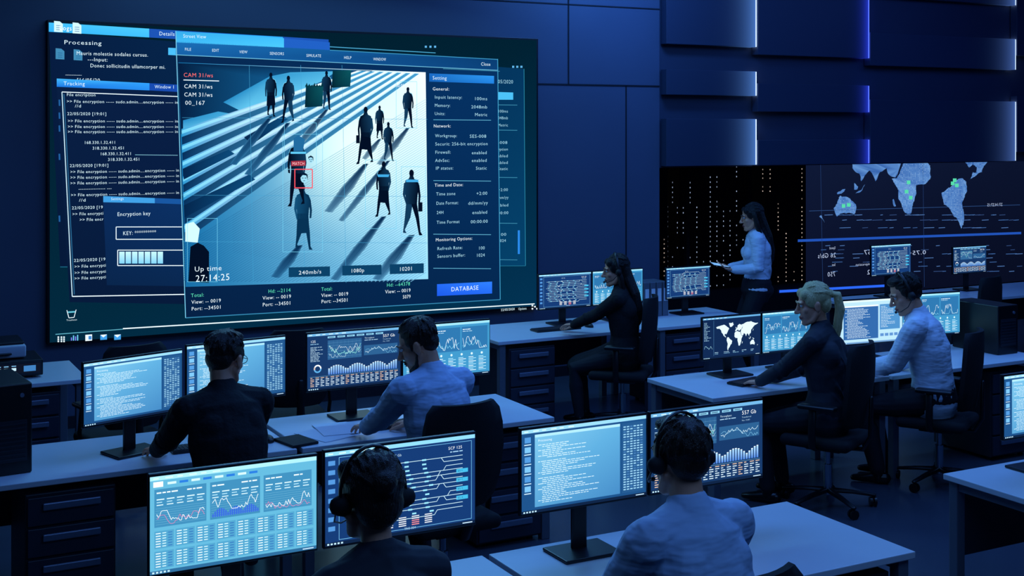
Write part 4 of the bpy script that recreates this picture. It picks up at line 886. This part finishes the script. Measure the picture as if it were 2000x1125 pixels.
chair(2.84,6.08,(-.05,1)); person('bearded man in pale blue shirt seated looking down at keyboard',(2.88,6.16,HZ),(-.22,.97),(3,15),(-.8,.6),-24,((2.66,6.78,.775),(2.96,6.80,.775)),hair='receding',hm='hairbr',top='shirtb',beard=True,sc=1.08)
chair(1.47,3.50,(0,1),'black low-backed office chair on a five-star base',bk=.5); person('woman in dark jacket wearing headset seated at monitors',(1.49,3.5,HZ),(-.05,1),(8,18),(.04,1),-4,((1.25,3.96,.775),(1.58,3.98,.775)),sex='f',hair='tied',hm='hairbr',top='blazer',headset=True,sc=1.1)
chair(2.56,3.42,(0,1)); person('man in pale blue shirt wearing headset seated typing',(2.62,3.46,HZ),(-.1,1),(8,15),(.02,1),-5,((2.40,3.98,.775),(2.72,4.0,.775)),hair='short',hm='hairbr',top='shirtb',headset=True,sc=1.09)
chair(5.85,8.97,(-.7,.7)); person('woman in black dress with headset seated typing at back desk',(5.86,8.95,HZ),(-.75,.66),(0,6),(-.9,.43),-8,((5.50,9.36,.775),(5.64,9.46,.775)),sex='f',hair='long',hm='hairdk',top='sweat',bot='trous',skirt=True,headset=True,collar=False,sc=1.01)
chair(5.82,6.45,(-.45,.89)); person('blonde woman in charcoal blazer with ponytail typing at a desk',(5.82,6.45,HZ),(-.5,.87),(1,7),(-.86,.5),-12,((5.54,6.82,.775),(5.74,6.90,.775)),sex='f',hair='pony',hm='hairbl',top='blazer',collar=True,sc=1.05)
chair(6.86,6.47,(-.5,.87)); person('man in white shirt wearing headset seated at his desk',(6.83,6.49,HZ),(-.6,.8),(4,16),(-.88,.47),-24,((6.52,6.86,.775),(6.72,6.95,.775)),hair='short',hm='hairdk',top='shirtw',headset=True,sc=1.08)
fs=Vector((-.882,.472,0)); ls=Z.cross(fs); sp=Vector((8.02,9.9,0)); tb=sp+fs*.34+Z*1.12
person('woman in white blouse and dark trousers standing holding a tablet',(sp.x,sp.y,.925),(-.882,.472),(-2,2),(-.88,.47),-10,(tuple(tb+ls*.10-fs*.10),tuple(tb-ls*.10-fs*.10)),sex='f',hair='long',hm='hairdk',top='shirtw',bot='trous',stand=True,sc=1.02,lift=.04,palm=(((-.882,.472,.15),(0,0,1)),((-.882,.472,.15),(0,0,1))))
o=thing('tablet',tuple(tb+fs*.02+Z*.034),math.atan2(.472,-.882)-math.pi/2,'slim dark tablet held in both hands by standing woman','tablet'); bm=bmesh.new(); box(bm,(0,0,0),(.25,.17,.008),.003,Matrix.Rotation(.15,4,'X')); part('tablet_body',o,fin(bm,'tablet_body',M['black'])); bm=bmesh.new(); box(bm,(0,0,.005),(.23,.15,.002),0,Matrix.Rotation(.15,4,'X')); part('tablet_screen',o,fin(bm,'tablet_screen',mat('tablet_display',(20,40,80),.2,emis=(110,170,230),es=1.2)))
for a,b,f_ in ((2.9,8.75,(.1,1)),(1.7,8.65,(-.2,1)),(9.6,8.7,(-.3,1))): chair(a,b,f_,'empty black mesh office chair facing a desk')
# ---------------------------------------------------------------- lights
def area(loc,tgt,sx,sy,e,col):
    d=bpy.data.lights.new('unseen_overhead_light','AREA'); d.shape='RECTANGLE'; d.size=sx; d.size_y=sy; d.energy=e; d.color=lin(col)[:3]
    o=bpy.data.objects.new('unseen_overhead_light',d); COL.objects.link(o); o.location=loc; o.rotation_euler=(Vector(tgt)-Vector(loc)).to_track_quat('-Z','Y').to_euler(); o['label']='unseen blue rectangular overhead light'; o['category']='ceiling light'; return o
BL=(88,150,255)
area((3.5,6.6,4.5),(3.5,6.4,0),4,2.5,88,BL); area((8,6.0,4.5),(8,6.2,0),4,3,118,BL)
area((3,2.2,4.5),(3,4.0,0),4,3,88,(105,165,255))
area((7.0,9.9,4.5),(7.2,11.1,3.3),1.0,.4,42,(80,150,255))
area((11,9,4.5),(11,10.5,1.5),4,1.5,34,(70,120,255))
area((4.0,10.7,4.4),(3.6,5.5,.9),4,.4,95,(110,195,255))  # added rim light on the people from above the video wall, no real fixture
w=bpy.data.worlds.new('night'); S.world=w; w.use_nodes=True; bg=w.node_tree.nodes['Background']; bg.inputs[0].default_value=lin((8,12,34)); bg.inputs[1].default_value=.6
# ---------------------------------------------------------------- camera
cd=bpy.data.cameras.new('camera'); co=bpy.data.objects.new('camera',cd); COL.objects.link(co); co.location=(0,0,CH)
co.rotation_euler=(math.pi/2,0,-math.atan2(SU,CU)); cd.sensor_width=36; cd.lens=F/2000*36; cd.shift_y=-(562.5-250)/2000; cd.clip_end=1000; cd.clip_start=.05
S.camera=co
